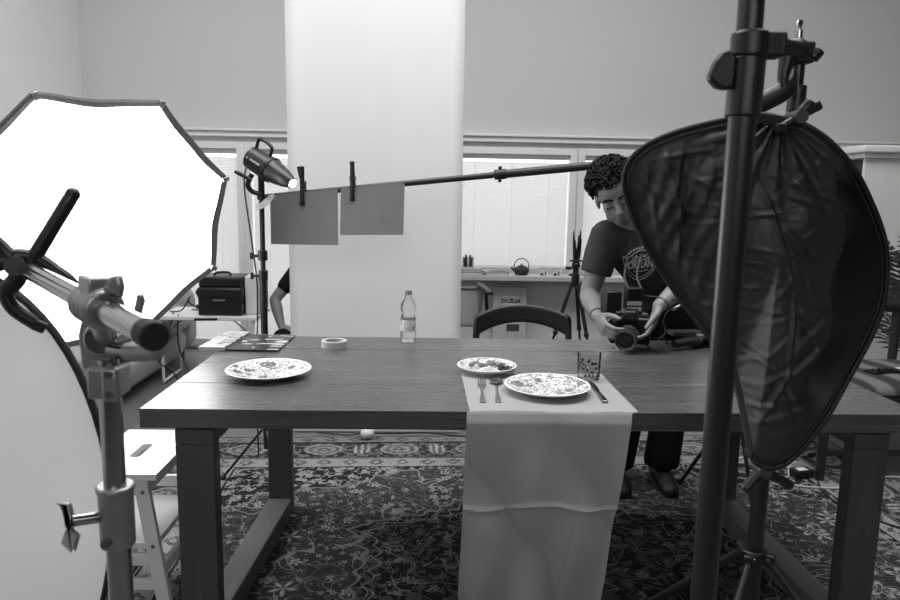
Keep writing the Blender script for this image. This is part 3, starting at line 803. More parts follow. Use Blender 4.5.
MB().tube(crom([cl2(-.06, .02), cl2(-.03, .036), cl2(.0, .03), cl2(.025, .01)], 4), .013, 10).build('bridge', 'black', acl, smooth=True)
MB().box(cl2(-.003, -.088), (.022, .02, .018), (0, .5, .37)).build('jaw_pad', 'rubber', acl, bevel=.003)
MB().box(cl2(.055, -.028), (.018, .02, .02), (0, .4, .37)).build('jaw_pad', 'rubber', acl, bevel=.003)

# ------------------------------------------------------------------ white step stool
st = thing('step_stool', 'white wooden step stool with slotted seat left of the table', 'stool', (-.93, 2.2, 0))
x0, x1, y0, y1, zt = -1.055, -.805, 2.0, 2.40, .5
sxm, sym = (x0 + x1) / 2, (y0 + y1) / 2
# top with a slot: frame of quads around a stadium hole
def topslot():
    bm = bmesh.new(); out = [(x0, y0), (x1, y0), (x1, y1), (x0, y1)]
    hole = [(sxm + .0175 * cos(a), sym + .045 + .0175 * sin(a)) for a in [pi * i / 8 for i in range(9)]] + [(sxm + .0175 * cos(a), sym - .045 + .0175 * sin(a)) for a in [pi + pi * i / 8 for i in range(9)]]
    es = []
    for loop in (out, hole):
        vs = [bm.verts.new((p[0], p[1], zt)) for p in loop]; es += [bm.edges.new((vs[i], vs[(i + 1) % len(vs)])) for i in range(len(vs))]
    bmesh.ops.triangle_fill(bm, use_beauty=True, edges=es)
    r = bmesh.ops.extrude_face_region(bm, geom=bm.faces[:]); bmesh.ops.translate(bm, verts=[g for g in r['geom'] if isinstance(g, bmesh.types.BMVert)], vec=(0, 0, -.02))
    m = MB(); bm.verts.index_update(); m.add([v.co.copy() for v in bm.verts], [tuple(v.index for v in f.verts) for f in bm.faces]); bm.free(); return m
topslot().build('seat', 'whitepaint', st, bevel=.0015)
lw = .042
for (ax, ay, bx, by) in ((x1 - .055, y0 + .02, x1 + .02, y0 + .0), (x0 + .055, y0 + .02, x0 - .02, y0 + .0), (x1 - .055, y1 - .04, x1 + .02, y1 + .0), (x0 + .055, y1 - .04, x0 - .02, y1 + .0)):
    m = MB().bar((ax, ay, zt - .021), (bx, by, .004), .02, lw, (1, 0, 0)); l = m.build('leg', 'whitepaint', st, bevel=.002)
    for z in (.44, .27): 
        t = (zt - z) / zt; p = V(ax + (bx - ax) * t, ay + (by - ay) * t, z)
        if ay < sym: MB().cyl(p - V(0, .009, 0), p - V(0, .013, 0), .006, n=10).build('screw', 'screw', l, smooth=True)
MB().bb(x0 + .03, x1 - .03, y0 + .008, y0 + .026, .43, .478).build('apron', 'whitepaint', st, bevel=.002)
MB().bb(x0 + .03, x1 - .03, y1 - .05, y1 - .032, .43, .478).build('apron', 'whitepaint', st, bevel=.002)
for xx in (x1 - .052, x0 + .034): MB().bb(xx, xx + .018, y0 + .03, y1 - .05, .43, .478).build('apron', 'whitepaint', st, bevel=.002)
MB().bb(x0 - .03, x1 - .02, y0 + .022, y1 - .03, .25, .27).build('lower_step', 'whitepaint', st, bevel=.002)
for z, q in ((.2, .009), (.12, .012)):
    MB().bb(x0 + .005, x1 - .005, y0 + .012, y0 + .03, z, z + .035).build('stretcher', 'whitepaint', st, bevel=.002)
for z in (.2, .30): MB().bb(x0 + .005, x1 - .0, y1 - .026, y1 - .008, z, z + .04).build('stretcher', 'whitepaint', st, bevel=.002)
MB().bb(x1 - .012, x1 + .004, y0 + .02, y1 - .02, .16, .2).build('stretcher', 'whitepaint', st, bevel=.002)

# ------------------------------------------------------------------ snoot flash on a black stand
fx, fy = -.742, 3.13
fs = thing('flash_stand', 'black tripod light stand behind the far left table corner', 'light stand', (fx, fy, 0))
MB().cyl((fx, fy, .16), (fx, fy, .99), .016).build('column', 'blackm', fs, smooth=True)
MB().cyl((fx, fy, .97), (fx, fy, 1.33), .0115).build('riser', 'blackm', fs, smooth=True)
for z in (.97, 1.06):
    k = MB().cyl((fx, fy, z - .02), (fx, fy, z + .025), .021).build('collar', 'black', fs, bevel=.002)
    MB().cyl((fx - .02, fy, z), (fx - .045, fy, z), .007).box((fx - .05, fy, z), (.014, .012, .03)).build('knob', 'black', k, bevel=.003)
for a in (80, 178, 298):
    d = V(cos(radians(a)), sin(radians(a)), 0); b = V(fx, fy, 0)
    l = MB().bar(b + V(0, 0, .25) + d * .02, b + d * .21 + V(0, 0, .012), .02, .012).build('leg', 'blackm', fs, bevel=.002)
    MB().ell(b + d * .21 + V(0, 0, .012), (.015, .015, .012)).build('rubber_foot', 'rubber', l, smooth=True)
sf = thing('snoot_flash', 'black studio flash with conical snoot and bright tip aimed right', 'studio flash', (fx, fy, 1.33))
p_tip = V(-.592, 3.06, 1.383); p_back = V(-.795, 3.17, 1.497); fd = (p_tip - p_back).normalized(); fl = (p_tip - p_back).length
_, fa, fb = frame(fd)
bodyc = p_back + fd * .0
hb = MB().tube([p_back, p_back + fd * .008, p_back + fd * .118, p_back + fd * .122], [.042, .052, .055, .050], 24).build('flash_body', 'blackm', sf, smooth=True)
MB().tube([p_back + fd * .118, p_back + fd * .136], .058, 24).build('mount_ring', 'black', sf, bevel=.003)
sn_ = MB().tube([p_back + fd * .134, p_back + fd * .17, p_back + fd * .175, p_back + fd * .205, p_back + fd * .21, p_back + fd * fl], [.054, .046, .047, .039, .04, .022], 24).build('snoot_cone', 'blackm', sf, smooth=True)
MB().ell(p_tip - fd * .004, (.0185, .0185, .0185)).build('glowing_tip', 'hot', sf, smooth=True)
up = fb if fb.z > 0 else -fb
hdl = crom([p_back + fd * .015 + up * .046, p_back + fd * .010 + up * .085, p_back + fd * .028 + up * .096, p_back + fd * .075 + up * .094, p_back + fd * .095 + up * .082, p_back + fd * .098 + up * .05], 5)
MB().tube(hdl, .0075, 10).build('carry_handle', 'black', sf, smooth=True)
yk = MB().tube(crom([V(-.742, 3.11, 1.335), V(-.775, 3.10, 1.345), V(-.79, 3.085, 1.375), V(-.77, 3.085, 1.42)], 5), .011, 10).build('tilt_bracket', 'black', sf, smooth=True)
MB().tube([V(-.765, 3.06, 1.392), V(-.815, 3.05, 1.42), V(-.835, 3.05, 1.428)], [.008, .0095, .007], 10).build('tilt_handle', 'black', yk, smooth=True)
MB().cyl((fx, fy, 1.325), (fx, fy, 1.43), .014).build('stand_socket', 'black', sf, smooth=True)
sd = fa if fa.y < 0 else -fa
def onbody(x, y): return p_back + fd * (.062 + x) + sd * .0560 + up * (y + .004) 
def ob(x, y): a = y / .054 + .15; return p_back + fd * (.072 + x) + (sd * cos(a) + up * sin(a)) * .0558
for k, (a, b, h) in enumerate(((-.052, -.036, .003), (-.026, -.016, .008), (-.013, -.004, .008), (-.001, .008, .008), (.011, .020, .008), (.023, .031, .008))):
    MB().add([ob(a, -h / 2), ob(b, -h / 2), ob(b, h / 2), ob(a, h / 2)], [(0, 1, 2, 3)]).build('pale_mark', 'whiteplastic', hb)
MB().tube(crom([p_back + up * -.02, V(-.83, 3.18, 1.38), V(-.795, 3.16, 1.1), V(-.775, 3.15, .9), V(-.79, 3.16, .5), V(-.80, 3.2, .1)], 8), .0035, 6).build('power_cable', 'cable', sf, smooth=True)
# wire clip bundle hanging by the stand top
wc = MB()
for k in range(5):
    c = V(-.725, 3.09, 1.30)
    wc.tube(crom([c + V(.045, 0, .04 - .004 * k), c + V(.01, -.01, .012 - .006 * k), c + V(-.03, -.01, -.03 + .005 * k), c + V(.012, -.012, -.018), c + V(.05, 0, .03)], 5), .0022, 6)
single(wc, 'wire_bundle', 'cablew', 'bundle of pale wire dangling at the flash stand top', 'wire', smooth=True)

# ------------------------------------------------------------------ boom arm with two grey cards
SX, SY = .826, 1.60
B0, B1 = V(1.409, 3.0, 1.56), V(-.801, 3.31, 1.318)
bo = thing('overhead_boom', 'long black telescopic boom reaching across the scene above the table', 'boom', B0)
bdv = (B1 - B0).normalized()
MB().tube([B0 - bdv * .05, B0 + bdv * 1.12], .0185, 16).build('outer_tube', 'blackm', bo, smooth=True)
MB().tube([B0 + bdv * 1.10, B1], .0135, 16).build('inner_tube', 'blackm', bo, smooth=True)
cl = MB().tube([B0 + bdv * 1.08, B0 + bdv * 1.135], .0225, 16).build('lock_collar', 'black', bo, bevel=.003)
MB().cyl(B0 + bdv * 1.11 + V(0, 0, -.034), B0 + bdv * 1.11 + V(0, 0, .036), .008).build('lock_screw', 'black', cl, smooth=True)
bst = thing('boom_stand', 'black light stand carrying the boom behind the man and reflector', 'light stand', (B0.x, B0.y, 0))
MB().cyl((B0.x, B0.y, .1), (B0.x, B0.y, .85), .017).build('lower_column', 'blackm', bst, smooth=True)
MB().cyl((B0.x, B0.y, .83), (B0.x, B0.y, B0.z - .015), .014).build('upper_column', 'blackm', bst, smooth=True)
MB().box(B0 + V(0, .0, -.005), (.05, .06, .06)).build('boom_bracket', 'black', bst, bevel=.006)
for a in (60, 150, 272):
    d = V(cos(radians(a)), sin(radians(a)), 0); b = V(B0.x, B0.y, 0)
    l = MB().tube([b + V(0, 0, .40) + d * .02, b + d * .22 + V(0, 0, .014)], .009, 10).build('leg', 'blackm', bst, smooth=True)
    MB().ell(b + d * .225 + V(0, 0, .013), (.015, .015, .012)).build('rubber_foot', 'rubber', l, smooth=True)
def on(t): return B0 + bdv * t
bl = (B1 - B0).length
def card(t0, t1, hgt0, hgt1, dz, label, skew):
    a, b = on(t0), on(t1); a = a + V(0, -.019, dz); b = b + V(0, -.019, dz)
    m = MB(); q = V(-.0, .004, 0)
    vs = [b, a, a - V(0, 0, hgt1) + skew, b - V(0, 0, hgt0) + skew]
    nrm = (a - b).cross(V(0, 0, 1)).normalized() * .002
    m.add([p + nrm for p in vs] + [p - nrm for p in vs], [(0, 1, 2, 3), (7, 6, 5, 4), (0, 4, 5, 1), (1, 5, 6, 2), (2, 6, 7, 3), (3, 7, 4, 0)])
    return single(m, 'reflector_card', 'card', label, 'card', 'grey cards clipped to the boom')
def tx(xw): return (xw - B0.x) / bdv.x
card(tx(-.405), tx(-.112), .236, .212, .004, 'grey card clipped to the boom, right of the two', V(-.004, -.004, 0))
card(tx(-.738), tx(-.420), .258, .226, .004, 'grey card clipped to the boom, left one beside the flash tip', V(0, 0, 0))
def small_clamp(p, label, spread):
    t = thing('spring_clamp', label, 'clamp', p, 0, 'small spring clamps on the boom')
    for s, dx in ((1, spread), (-1, 0)):
        pts = crom([p + V(dx, s * .022, .092), p + V(dx * .6, s * .021, .05), p + V(0, s * .024, .0), p + V(0, s * .026, -.035), p + V(0, s * .024, -.075)], 4)
        MB().tube(pts, [.0105] * len(pts), 10).build('jaw', 'black', t, smooth=True)
        MB().box(p + V(0, s * .024, -.078), (.024, .008, .02)).build('jaw_pad', 'rubber', t, bevel=.002)
    MB().cyl(p + V(-.014, 0, .016), p + V(.014, 0, .016), .011).build('spring', 'darkgrey', t, smooth=True)
small_clamp(on(tx(-.585)) + V(0, -.0, .030), 'small black spring clamp on the left grey card', -.022)
small_clamp(on(tx(-.352)) + V(0, -.0, .030), 'small black spring clamp on the right grey card', -.006)

# ------------------------------------------------------------------ right foreground: black pole
px, py = .4225, .955
fp = thing('black_pole', 'thick black stand pole with clamp collar in the right foreground', 'light stand', (px, py, 0))
MB().cyl((px - .005, py, .12), (px + .001, py, 1.46), .0183, n=28).build('lower_tube', 'blackm', fp, smooth=True)
MB().cyl((px + .001, py, 1.44), (px + .001, py, 2.05), .0168, n=28).build('upper_tube', 'blackm', fp, smooth=True)
MB().cyl((px + .001, py, 1.452), (px + .002, py, 1.529), .0232, n=28).build('sleeve', 'blackm', fp, bevel=.002)
cb = MB().cyl((px + .003, py, 1.528), (px + .003, py, 1.562), .0245, n=28).bb(px + .004, px + .047, py - .017, py + .014, 1.529, 1.561).build('clamp_collar', 'black', fp, bevel=.004)
for q in (.022, .028, .034): MB().bb(px + q, px + q + .0032, py - .0182, py - .0168, 1.537, 1.554).build('raised_mark', 'rubber', cb)
MB().cyl((px + .045, py - .0, 1.546), (px + .082, py + .02, 1.546), .010).build('bolt', 'blackm', cb, smooth=True)
wk = MB().prism([(-.006, -.022), (.008, -.025), (.017, -.021), (.018, .018), (.008, .026), (0, .025), (-.011, .010), (-.018, -.010)], .018, (px - .036, py - .006, 1.510), (1, 0, 0), (0, 0, 1)).build('wing_knob', 'black', fp, bevel=.006)
MB().cyl((px - .028, py, 1.505), (px - .012, py, 1.505), .011).build('knob_boss', 'black', fp, smooth=True)
for a in (215, 335, 95):
    d = V(cos(radians(a)), sin(radians(a)), 0); b = V(px - .006, py, 0)
    l = MB().tube([b + V(0, 0, .2) + d * .02, b + d * .34 + V(0, 0, .014)], .011, 12).build('leg', 'blackm', fp, smooth=True)
    MB().ell(b + d * .345 + V(0, 0, .013), (.018, .018, .013)).build('rubber_foot', 'rubber', l, smooth=True)

# ------------------------------------------------------------------ stand carrying boom and black reflector
rs = thing('reflector_stand', 'black tripod light stand with chrome spigot holding the black reflector', 'light stand', (SX, SY, 0))
MB().cyl((SX, SY, .10), (SX, SY, .98), .0195, n=24).build('lower_column', 'blackm', rs, smooth=True)
MB().cyl((SX, SY, .95), (SX, SY, 1.65), .0155, n=24).build('upper_column', 'blackm', rs, smooth=True)
MB().cyl((SX - .004, SY, 1.64), (SX - .004, SY, 1.70), .0125, n=20).build('top_boss', 'black', rs, bevel=.002)
MB().lathe([(1e-4, 1.742), (.006, 1.741), (.0082, 1.735), (.0055, 1.728), (.0055, 1.722), (.009, 1.719), (.009, 1.69), (1e-4, 1.69)], (SX - .004, SY, 0), 18, cap=False).build('spigot', 'chrome', rs, smooth=True)
hd = MB().ell((SX - .020, SY - .015, 1.675), (.036, .030, .026)).bb(SX - .03, SX + .024, SY - .03, SY + .02, 1.645, 1.692).build('swivel_head', 'black', rs, bevel=.006)
MB().tube([V(SX - .035, SY - .02, 1.66), V(SX - .046, SY - .03, 1.61), V(SX - .04, SY - .03, 1.575)], [.018, .012, .008], 12).build('clamp_jaw', 'black', hd, smooth=True)
MB().cyl((SX + .02, SY - .02, 1.655), (SX + .033, SY - .025, 1.675), .014).build('lock_knob', 'black', hd, bevel=.003)
MB().cyl((SX + .004, SY, 1.545), (SX + .004, SY, 1.60), .020, n=20).build('collar', 'black', rs, bevel=.002)
sp_ = MB().cyl((SX - .004, SY, .452), (SX - .004, SY, .482), .032, n=20).build('leg_collar', 'black', rs, bevel=.004)
for a in (228, 320, 120):
    d = V(cos(radians(a)), sin(radians(a)), 0); b = V(SX, SY, 0)
    l = MB().tube([b + V(0, 0, .465) + d * .03, b + d * .46 + V(0, 0, .012)], .0105, 12).build('leg', 'blackm', rs, smooth=True)
    MB().box(b + V(0, 0, .463) + d * .034, (.03, .018, .03), (0, 0, radians(a))).build('hinge', 'black', l, bevel=.003)
    MB().cyl(b + V(0, 0, .468) + d * .035 - V(d.y, -d.x, 0) * .012, b + V(0, 0, .468) + d * .035 + V(d.y, -d.x, 0) * .012, .0045, n=10).build('rivet', 'screw', l, smooth=True)
    MB().ell(b + d * .465 + V(0, 0, .013), (.017, .017, .013)).build('rubber_foot', 'rubber', l, smooth=True)
    MB().tube([b + V(0, 0, .16), b + d * .28 + V(0, 0, .19)], .006, 8).build('brace', 'blackm', rs, smooth=True)

# twisted collapsible reflector: rim loop in space, cloth stretched across it with creases
YR = 1.50
rim = [(.451, 1.585, 1.338), (.439, 1.575, 1.387), (.45, 1.56, 1.43), (.484, 1.545, 1.462), (.543, 1.53, 1.488), (.621, 1.51, 1.509), (.70, 1.5, 1.522), (.741, 1.49, 1.515), (.791, 1.48, 1.501), (.843, 1.47, 1.466), (.898, 1.47, 1.413),
       (.948, 1.48, 1.347), (.992, 1.49, 1.272), (1.011, 1.495, 1.206), (1.01, 1.49, 1.129), (.985, 1.475, 1.064), (.95, 1.46, 1.004), (.91, 1.44, .948), (.867, 1.42, .886), (.82, 1.405, .83), (.778, 1.4, .787), (.743, 1.405, .771),
       (.714, 1.415, .781), (.708, 1.43, .802), (.705, 1.45, .841), (.70, 1.48, .90), (.690, 1.51, .957), (.656, 1.53, 1.014), (.613, 1.55, 1.073), (.57, 1.57, 1.13), (.524, 1.585, 1.197), (.482, 1.59, 1.27)]
rimc = crom(rim, 4, True); NR = len(rimc)
bf = thing('black_reflector', 'crumpled black collapsible reflector hanging on a stand at the right', 'reflector', (.72, 1.49, 0))
MB().tube(rimc, .0065, 10, closed=True).build('rim', 'blackrim', bf, smooth=True)
MB().tube([p + (V(.72, 1.49, 1.2) - p).normalized() * .013 + V(0, -.004, 0) for p in rimc], .0028, 6, closed=True).build('rim_stitching', 'blackrim', bf, smooth=True)
cc = V(.735, 1.47, 1.205)
ridges = [(random.uniform(.5, .9), random.uniform(.85, 1.45), random.uniform(0, pi), random.uniform(.04, .15), random.uniform(.001, .0045)) for _ in range(90)]
def rz_(u, v): return (.70 + (u - 770) * .0021, 1.51 - (v - 113) * .00209)
for (ua, va, ub, vb, hh_) in ((757, 150, 753, 450, .006), (748, 160, 744, 420, .005), (765, 165, 808, 285, .008), (780, 150, 835, 215, .007), (750, 262, 806, 282, .007), (806, 282, 800, 372, .006), (748, 335, 806, 378, .006), (772, 430, 808, 352, .007), (800, 372, 842, 340, .006), (760, 410, 800, 395, .005),
                              (640, 165, 690, 210, .005), (660, 150, 700, 290, .006), (690, 140, 712, 320, .006), (650, 200, 712, 260, .004), (676, 135, 705, 230, .005), (790, 220, 830, 260, .006)):
    (xa_, za_), (xb_, zb_) = rz_(ua, va), rz_(ub, vb)
    ridges.append(((xa_ + xb_) / 2, (za_ + zb_) / 2, math.atan2(zb_ - za_, xb_ - xa_), math.hypot(xb_ - xa_, zb_ - za_) / 2, hh_))
def cloth(u, v):
    f = u * NR; i = int(f) % NR; t = f - int(f); p = rimc[i].lerp(rimc[(i + 1) % NR], t)
    q = cc.lerp(p, v)
    a = 2 * pi * u; e = v * (1 - v) * 4
    dy = -.035 * (1 - v * v)                                             # belly towards the camera
    # hanging folds on the left lobe
    L = max(0, min(1, (.70 - q.x) / .14))
    dy += L * e * (.008 * sin((q.x * .8 + q.z * .25) * 95 + 3 * sin(q.z * 11)) + .0045 * sin((q.x - q.z * .15) * 210 + 2 * sin(q.z * 17)))
    # pulled creases from the clamp point
    ang = math.atan2(q.z - 1.52, q.x - .735); rr = math.hypot(q.x - .735, q.z - 1.52)
    dy += .010 * sin(ang * 17 + 1.5 * sin(rr * 9)) * math.exp(-rr * 4.5) * min(1, e * 3)
    # deep fold along the right lobe: the cloth tucks back behind its own edge
    xf = .872 + .035 * sin((q.z - 1.02) * 7) + .012 * sin(q.z * 31) - .16 * max(0, 1.04 - q.z)
    s = (q.x - xf) / .012
    R = 1 / (1 + math.exp(-max(-30, min(30, s)))); zf = 1 if q.z > .98 else max(0, (q.z - .86) / .12)
    zf *= 1 if q.z < 1.36 else max(0, 1 - (q.z - 1.36) / .08)
    dy += (R * .11 * min(1, (1 - v) * 5) - .012 * math.exp(-((s + 1) / 2.2) ** 2)) * zf
    dx = -.020 * math.exp(-((s - .8) / 1.6) ** 2) * zf
    # random short creases
    for (rx, rz, ra, rl, rh) in ridges:
        ddx, ddz = q.x - rx, q.z - rz
        al = ddx * cos(ra) + ddz * sin(ra); ac = -ddx * sin(ra) + ddz * cos(ra)
        if abs(al) < rl and abs(ac) < .03:
            dy -= rh * math.exp(-(ac / .0045) ** 2) * (1 - (al / rl) ** 2) * min(1, e * 2) - rh * .6 * math.exp(-((ac - .010) / .006) ** 2) * (1 - (al / rl) ** 2) * min(1, e * 2)
    return q + V(dx, dy, 0)
MB().grid(cloth, 320, 130, True).build('black_cloth', 'blackfab', bf, smooth=True)
MB().box((.728, 1.478, 1.508), (.09, .01, .022), (0, .12, 0)).build('fabric_tab', 'blackrim', bf, bevel=.002)
# spring clamps on the reflector
def grip(name_label, P0, hA, hB, jaw):
    t = thing('spring_clamp', name_label, 'clamp', P0, 0, 'spring clamps on the black reflector')
    MB().tube(crom([V(jaw), V(P0), V(P0).lerp(V(hA), .5), V(hA)], 5), [.009] * 5 + [.013] * 5 + [.012] * 5 + [.009], 10).build('jaw', 'black', t, smooth=True)
    MB().bar(V(P0) + V(0, .02, 0), V(hB) + V(0, .02, 0), .012, .022).build('handle', 'black', t, bevel=.006)
    MB().box(V(jaw), (.02, .03, .018)).build('jaw_pad', 'rubber', t, bevel=.003)
    MB().cyl(V(P0) - V(0, .02, 0), V(P0) + V(0, .035, 0), .014).build('spring_pivot', 'darkgrey', t, smooth=True)
grip('black spring clamp on the top rim of the black reflector', (.768, 1.47, 1.515), (.790, 1.46, 1.548), (.828, 1.47, 1.546), (.732, 1.47, 1.492))
grip('black spring clamp under the lower tip of the black reflector', (.735, 1.425, .760), (.698, 1.42, .712), (.838, 1.46, .697), (.712, 1.43, .795))
# straps from the swivel head
for nm, mt, pts, lab in (('webbing_strap', 'cablew', [(.805, 1.575, 1.625), (.785, 1.57, 1.598), (.745, 1.56, 1.576), (.69, 1.545, 1.548), (.655, 1.54, 1.528)], 'pale webbing strap hanging from the swivel head'),
                     ('webbing_strap', 'blackrim', [(.812, 1.57, 1.605), (.785, 1.56, 1.578), (.735, 1.55, 1.552), (.68, 1.535, 1.525)], 'broad black webbing strap below the pale one')):
    m = MB(); P = crom(pts, 6)
    w = .010 if mt == 'cablew' else .018
    m.add([p + V(0, 0, w) for p in P] + [p - V(0, 0, w) for p in P], [(i, i + 1, len(P) + i + 1, len(P) + i) for i in range(len(P) - 1)])
    single(m, nm, mt, lab, 'strap', 'straps on the reflector stand', smooth=True, solid=.002)
single(MB().tube(crom([(.79, 1.58, 1.60), (.75, 1.57, 1.56), (.71, 1.555, 1.522)], 6), .005, 8), 'webbing_strap', 'blackrim', 'thin black cord strap between swivel head and reflector', 'strap', 'straps on the reflector stand', smooth=True)

# ------------------------------------------------------------------ dark chair behind the table
ch = thing('dining_chair', 'dark wooden chair with curved top rail behind the table', 'chair', (.475, 3.35, 0))
xa, xb, yk = .262, .690, 3.42
def rail(u, v):
    a = -1 + 2 * u; x = (xa + xb) / 2 + a * .232; top = .804 - .050 * abs(a) ** 2.2; bot = .716 - .062 * abs(a) ** 2.2
    return (x, yk - .05 * a * a + .03, bot + (top - bot) * v)
MB().grid(rail, 28, 4).build('top_rail', 'chairwood', ch, smooth=True, solid=.028, bevel=.006)
for s, xx in ((-1, xa - .018), (1, xb + .018)):
    MB().tube(crom([(xx - s * .016, yk - .02, .752), (xx - s * .004, yk - .018, .735), (xx + s * .002, yk - .018, .62), (xx, yk - .03, .45), (xx - s * .01, yk - .02, .2), (xx, yk + .05, .008)], 5), [.012] + [.020] * 25, 14, flat=.8).build('back_post', 'chairwood', ch, smooth=True)
    MB().cyl((xx - s * .015, 3.02, .0), (xx - s * .015, 3.03, .44), .015, .02).build('leg', 'chairwood', ch, smooth=True)
    MB().bar((xx - s * .01, 3.03, .24), (xx - s * .005, yk - .03, .24), .018, .022).build('stretcher', 'chairwood', ch, bevel=.003)
MB().box(((xa + xb) / 2, 3.20, .445), (.45, .43, .03)).build('seat', 'chairwood', ch, bevel=.012)

# ------------------------------------------------------------------ things on and below the window shelf
SZ = .692
def book(x, y, z, w, d, h, g, label, rz=0, group='books on the window shelf'):
    t = thing('book', label, 'book', (x, y, z), rz, group)
    mm = mat('book_cover', g, .6, var=.02)
    MB().bb(-w / 2, w / 2, -d / 2, d / 2, 0, .002).bb(-w / 2, w / 2, -d / 2, d / 2, h - .002, h).bb(-w / 2, -w / 2 + .002, -d / 2, d / 2, .002, h - .002).build('cover', mm, t, W=False)
    MB().bb(-w / 2 + .002, w / 2 - .003, -d / 2 + .003, d / 2 - .003, .002, h - .002).build('page_block', 'bookedge', t, W=False)
book(.33, 5.83, SZ, .24, .17, .026, .10, 'dark thick book at the bottom of the pile by the backdrop', .05)
book(.33, 5.83, SZ + .0262, .235, .165, .016, .40, 'grey book in the middle of the pile by the backdrop', -.04)
book(.325, 5.83, SZ + .0424, .22, .155, .014, .66, 'pale book on top of the pile by the backdrop', .02)
book(.58, 5.83, SZ, .20, .15, .022, .16, 'dark grey book lying under the magazines beside the teapot', 0)
book(.56, 5.83, SZ + .0222, .20, .14, .012, .60, 'pale booklet on the dark grey book beside the teapot', .1)
book(.585, 5.83, SZ + .0344, .13, .10, .008, .50, 'small booklet on top of the pile beside the teapot', -.15)
jr = thing('pencil_jar', 'clear jar of small things on the book pile by the backdrop', 'jar', (.335, 5.83, SZ + .0566))
MB().lathe([(1e-4, 0), (.045, 0), (.047, .004), (.047, .09), (.044, .09), (.044, .006), (1e-4, .005)], n=24, cap=False).build('glass_jar', 'thin', jr, smooth=True, W=False)
for k in range(6):
    a = k * 1.05; MB().cyl((.025 * cos(a), .025 * sin(a), .007), (.034 * cos(a), .034 * sin(a), .085 + .012 * (k % 3)), .009).build('crayon', ['darkgrey', 'black', 'grey'][k % 3], jr, smooth=True, W=False)
tpt = thing('iron_teapot', 'black cast iron teapot with hoop handle on the window shelf', 'teapot', (.79, 5.83, SZ))
MB().lathe([(1e-4, 0), (.045, 0), (.05, .004), (.062, .022), (.066, .04), (.06, .058), (.042, .070), (.036, .072), (1e-4, .074)], n=28, cap=False).build('pot', 'cast', tpt, smooth=True, W=False)
ld = MB().lathe([(.036, .071), (.03, .078), (.012, .083), (.006, .084)], n=20).build('lid', 'cast', tpt, smooth=True, W=False)
MB().ell((0, 0, .090), .008).build('knob', 'cast', ld, smooth=True, W=False)
MB().tube([(-.055, 0, .038), (-.075, 0, .05), (-.088, 0, .064)], [.014, .010, .007], 10).build('spout', 'cast', tpt, smooth=True, W=False)
MB().tube(arc((0, 0, .078), (.062, 0, 0), (0, 0, .062), -.35, pi + .35, 20), .004, 8).build('hoop_handle', 'cast', tpt, smooth=True, W=False)
cm = printed('mug_print', .78, .16, 70, 70, .42)
for k, (xx, lb) in enumerate(((.972, 'small square picture mug next to the teapot'), (1.085, 'middle small picture mug on the window shelf'), (1.215, 'small picture mug nearest the tripod'))):
    t = thing('picture_mug', lb, 'mug', (xx, 5.83, SZ), 0, 'picture mugs on the window shelf')
    MB().lathe([(1e-4, 0), (.028, 0), (.033, .004), (.033, .058), (.030, .058), (.029, .006), (1e-4, .005)], n=4, hint=(1, 1, 0), cap=False).build('cup', cm, t, bevel=.003, W=False)
    MB().tube(arc((.026, 0, .03), (.018, 0, 0), (0, 0, .02), -pi / 2, pi / 2, 8), .004, 6).build('ear', 'whitepaint', t, smooth=True, W=False)
for k, (xx, g, lb) in enumerate(((1.42, .6, 'grey book lying on the shelf behind the elbow of the man'), (1.44, .75, 'pale book on the grey one behind the elbow of the man'))):
    book(xx, 5.83, SZ + .0252 * k, .22, .16, .025, g, lb, .08 * k)
# box with lettering leaning on the wall
pb_ = thing('lettered_box', 'pale flat box lettered EXCELSA leaning below the window shelf', 'box', (.705, 5.88, 0))
MB().bb(.562, .850, 5.86, 5.93, .0, .58).build('carton', mat('pale_carton', .72, .7, var=.02), pb_, bevel=.004)
MB().bb(.64, .78, 5.857, 5.8595, .43, .505).build('label_patch', mat('label_white', .82, .7), pb_)
text_mesh('lettering', 'EXCÉLSA', .046, 'rubber', pb_, lambda x, y: V(.712 + x * .9, 5.8562, .462 + y), .0022)
MB().bb(.68, .79, 5.857, 5.8595, .20, .26).build('dark_picture', 'darkgrey', pb_)
MB().tube(crom([(.76, 5.858, .18), (.775, 5.858, .15), (.76, 5.858, .13), (.785, 5.858, .12)], 4), .002, 5).build('drawn_line', 'grey', pb_)
# folding chair by the backdrop
fc = thing('folding_chair', 'pale folding chair with black armrest beside the backdrop edge', 'chair', (.15, 4.6, 0))
MB().bb(-.12, .34, 4.60, 4.612, .49, .725).build('back_panel', mat('pale_canvas', .66, .85, bs=200), fc, bevel=.004)
MB().cyl((-.14, 4.6, .735), (.36, 4.6, .735), .011).build('top_bar', 'grey', fc, smooth=True)
MB().cyl((-.14, 4.6, .482), (.33, 4.6, .482), .010).build('lower_bar', 'grey', fc, smooth=True)
for xx in (.345, -.13):
    MB().tube([(xx + .02, 4.6, .73), (xx, 4.62, .48), (xx - .03, 4.75, .0)], .011, 10).build('rear_leg', 'grey', fc, smooth=True)
    MB().tube([(xx - .01, 4.58, .50), (xx + .02, 4.2, .0)], .011, 10).build('front_leg', 'grey', fc, smooth=True)
    MB().bar((xx + .0, 4.60, .762), (xx + .05, 4.35, .735), .045, .022).build('armrest', 'black', fc, bevel=.008)
    MB().bar((xx + .035, 4.5, .73), (xx + .045, 4.5, .60), .014, .022).build('arm_bracket', 'black', fc, bevel=.003)
MB().bb(-.12, .33, 4.22, 4.62, .36, .375).build('seat', mat('pale_canvas_seat', .6, .85), fc, bevel=.004)
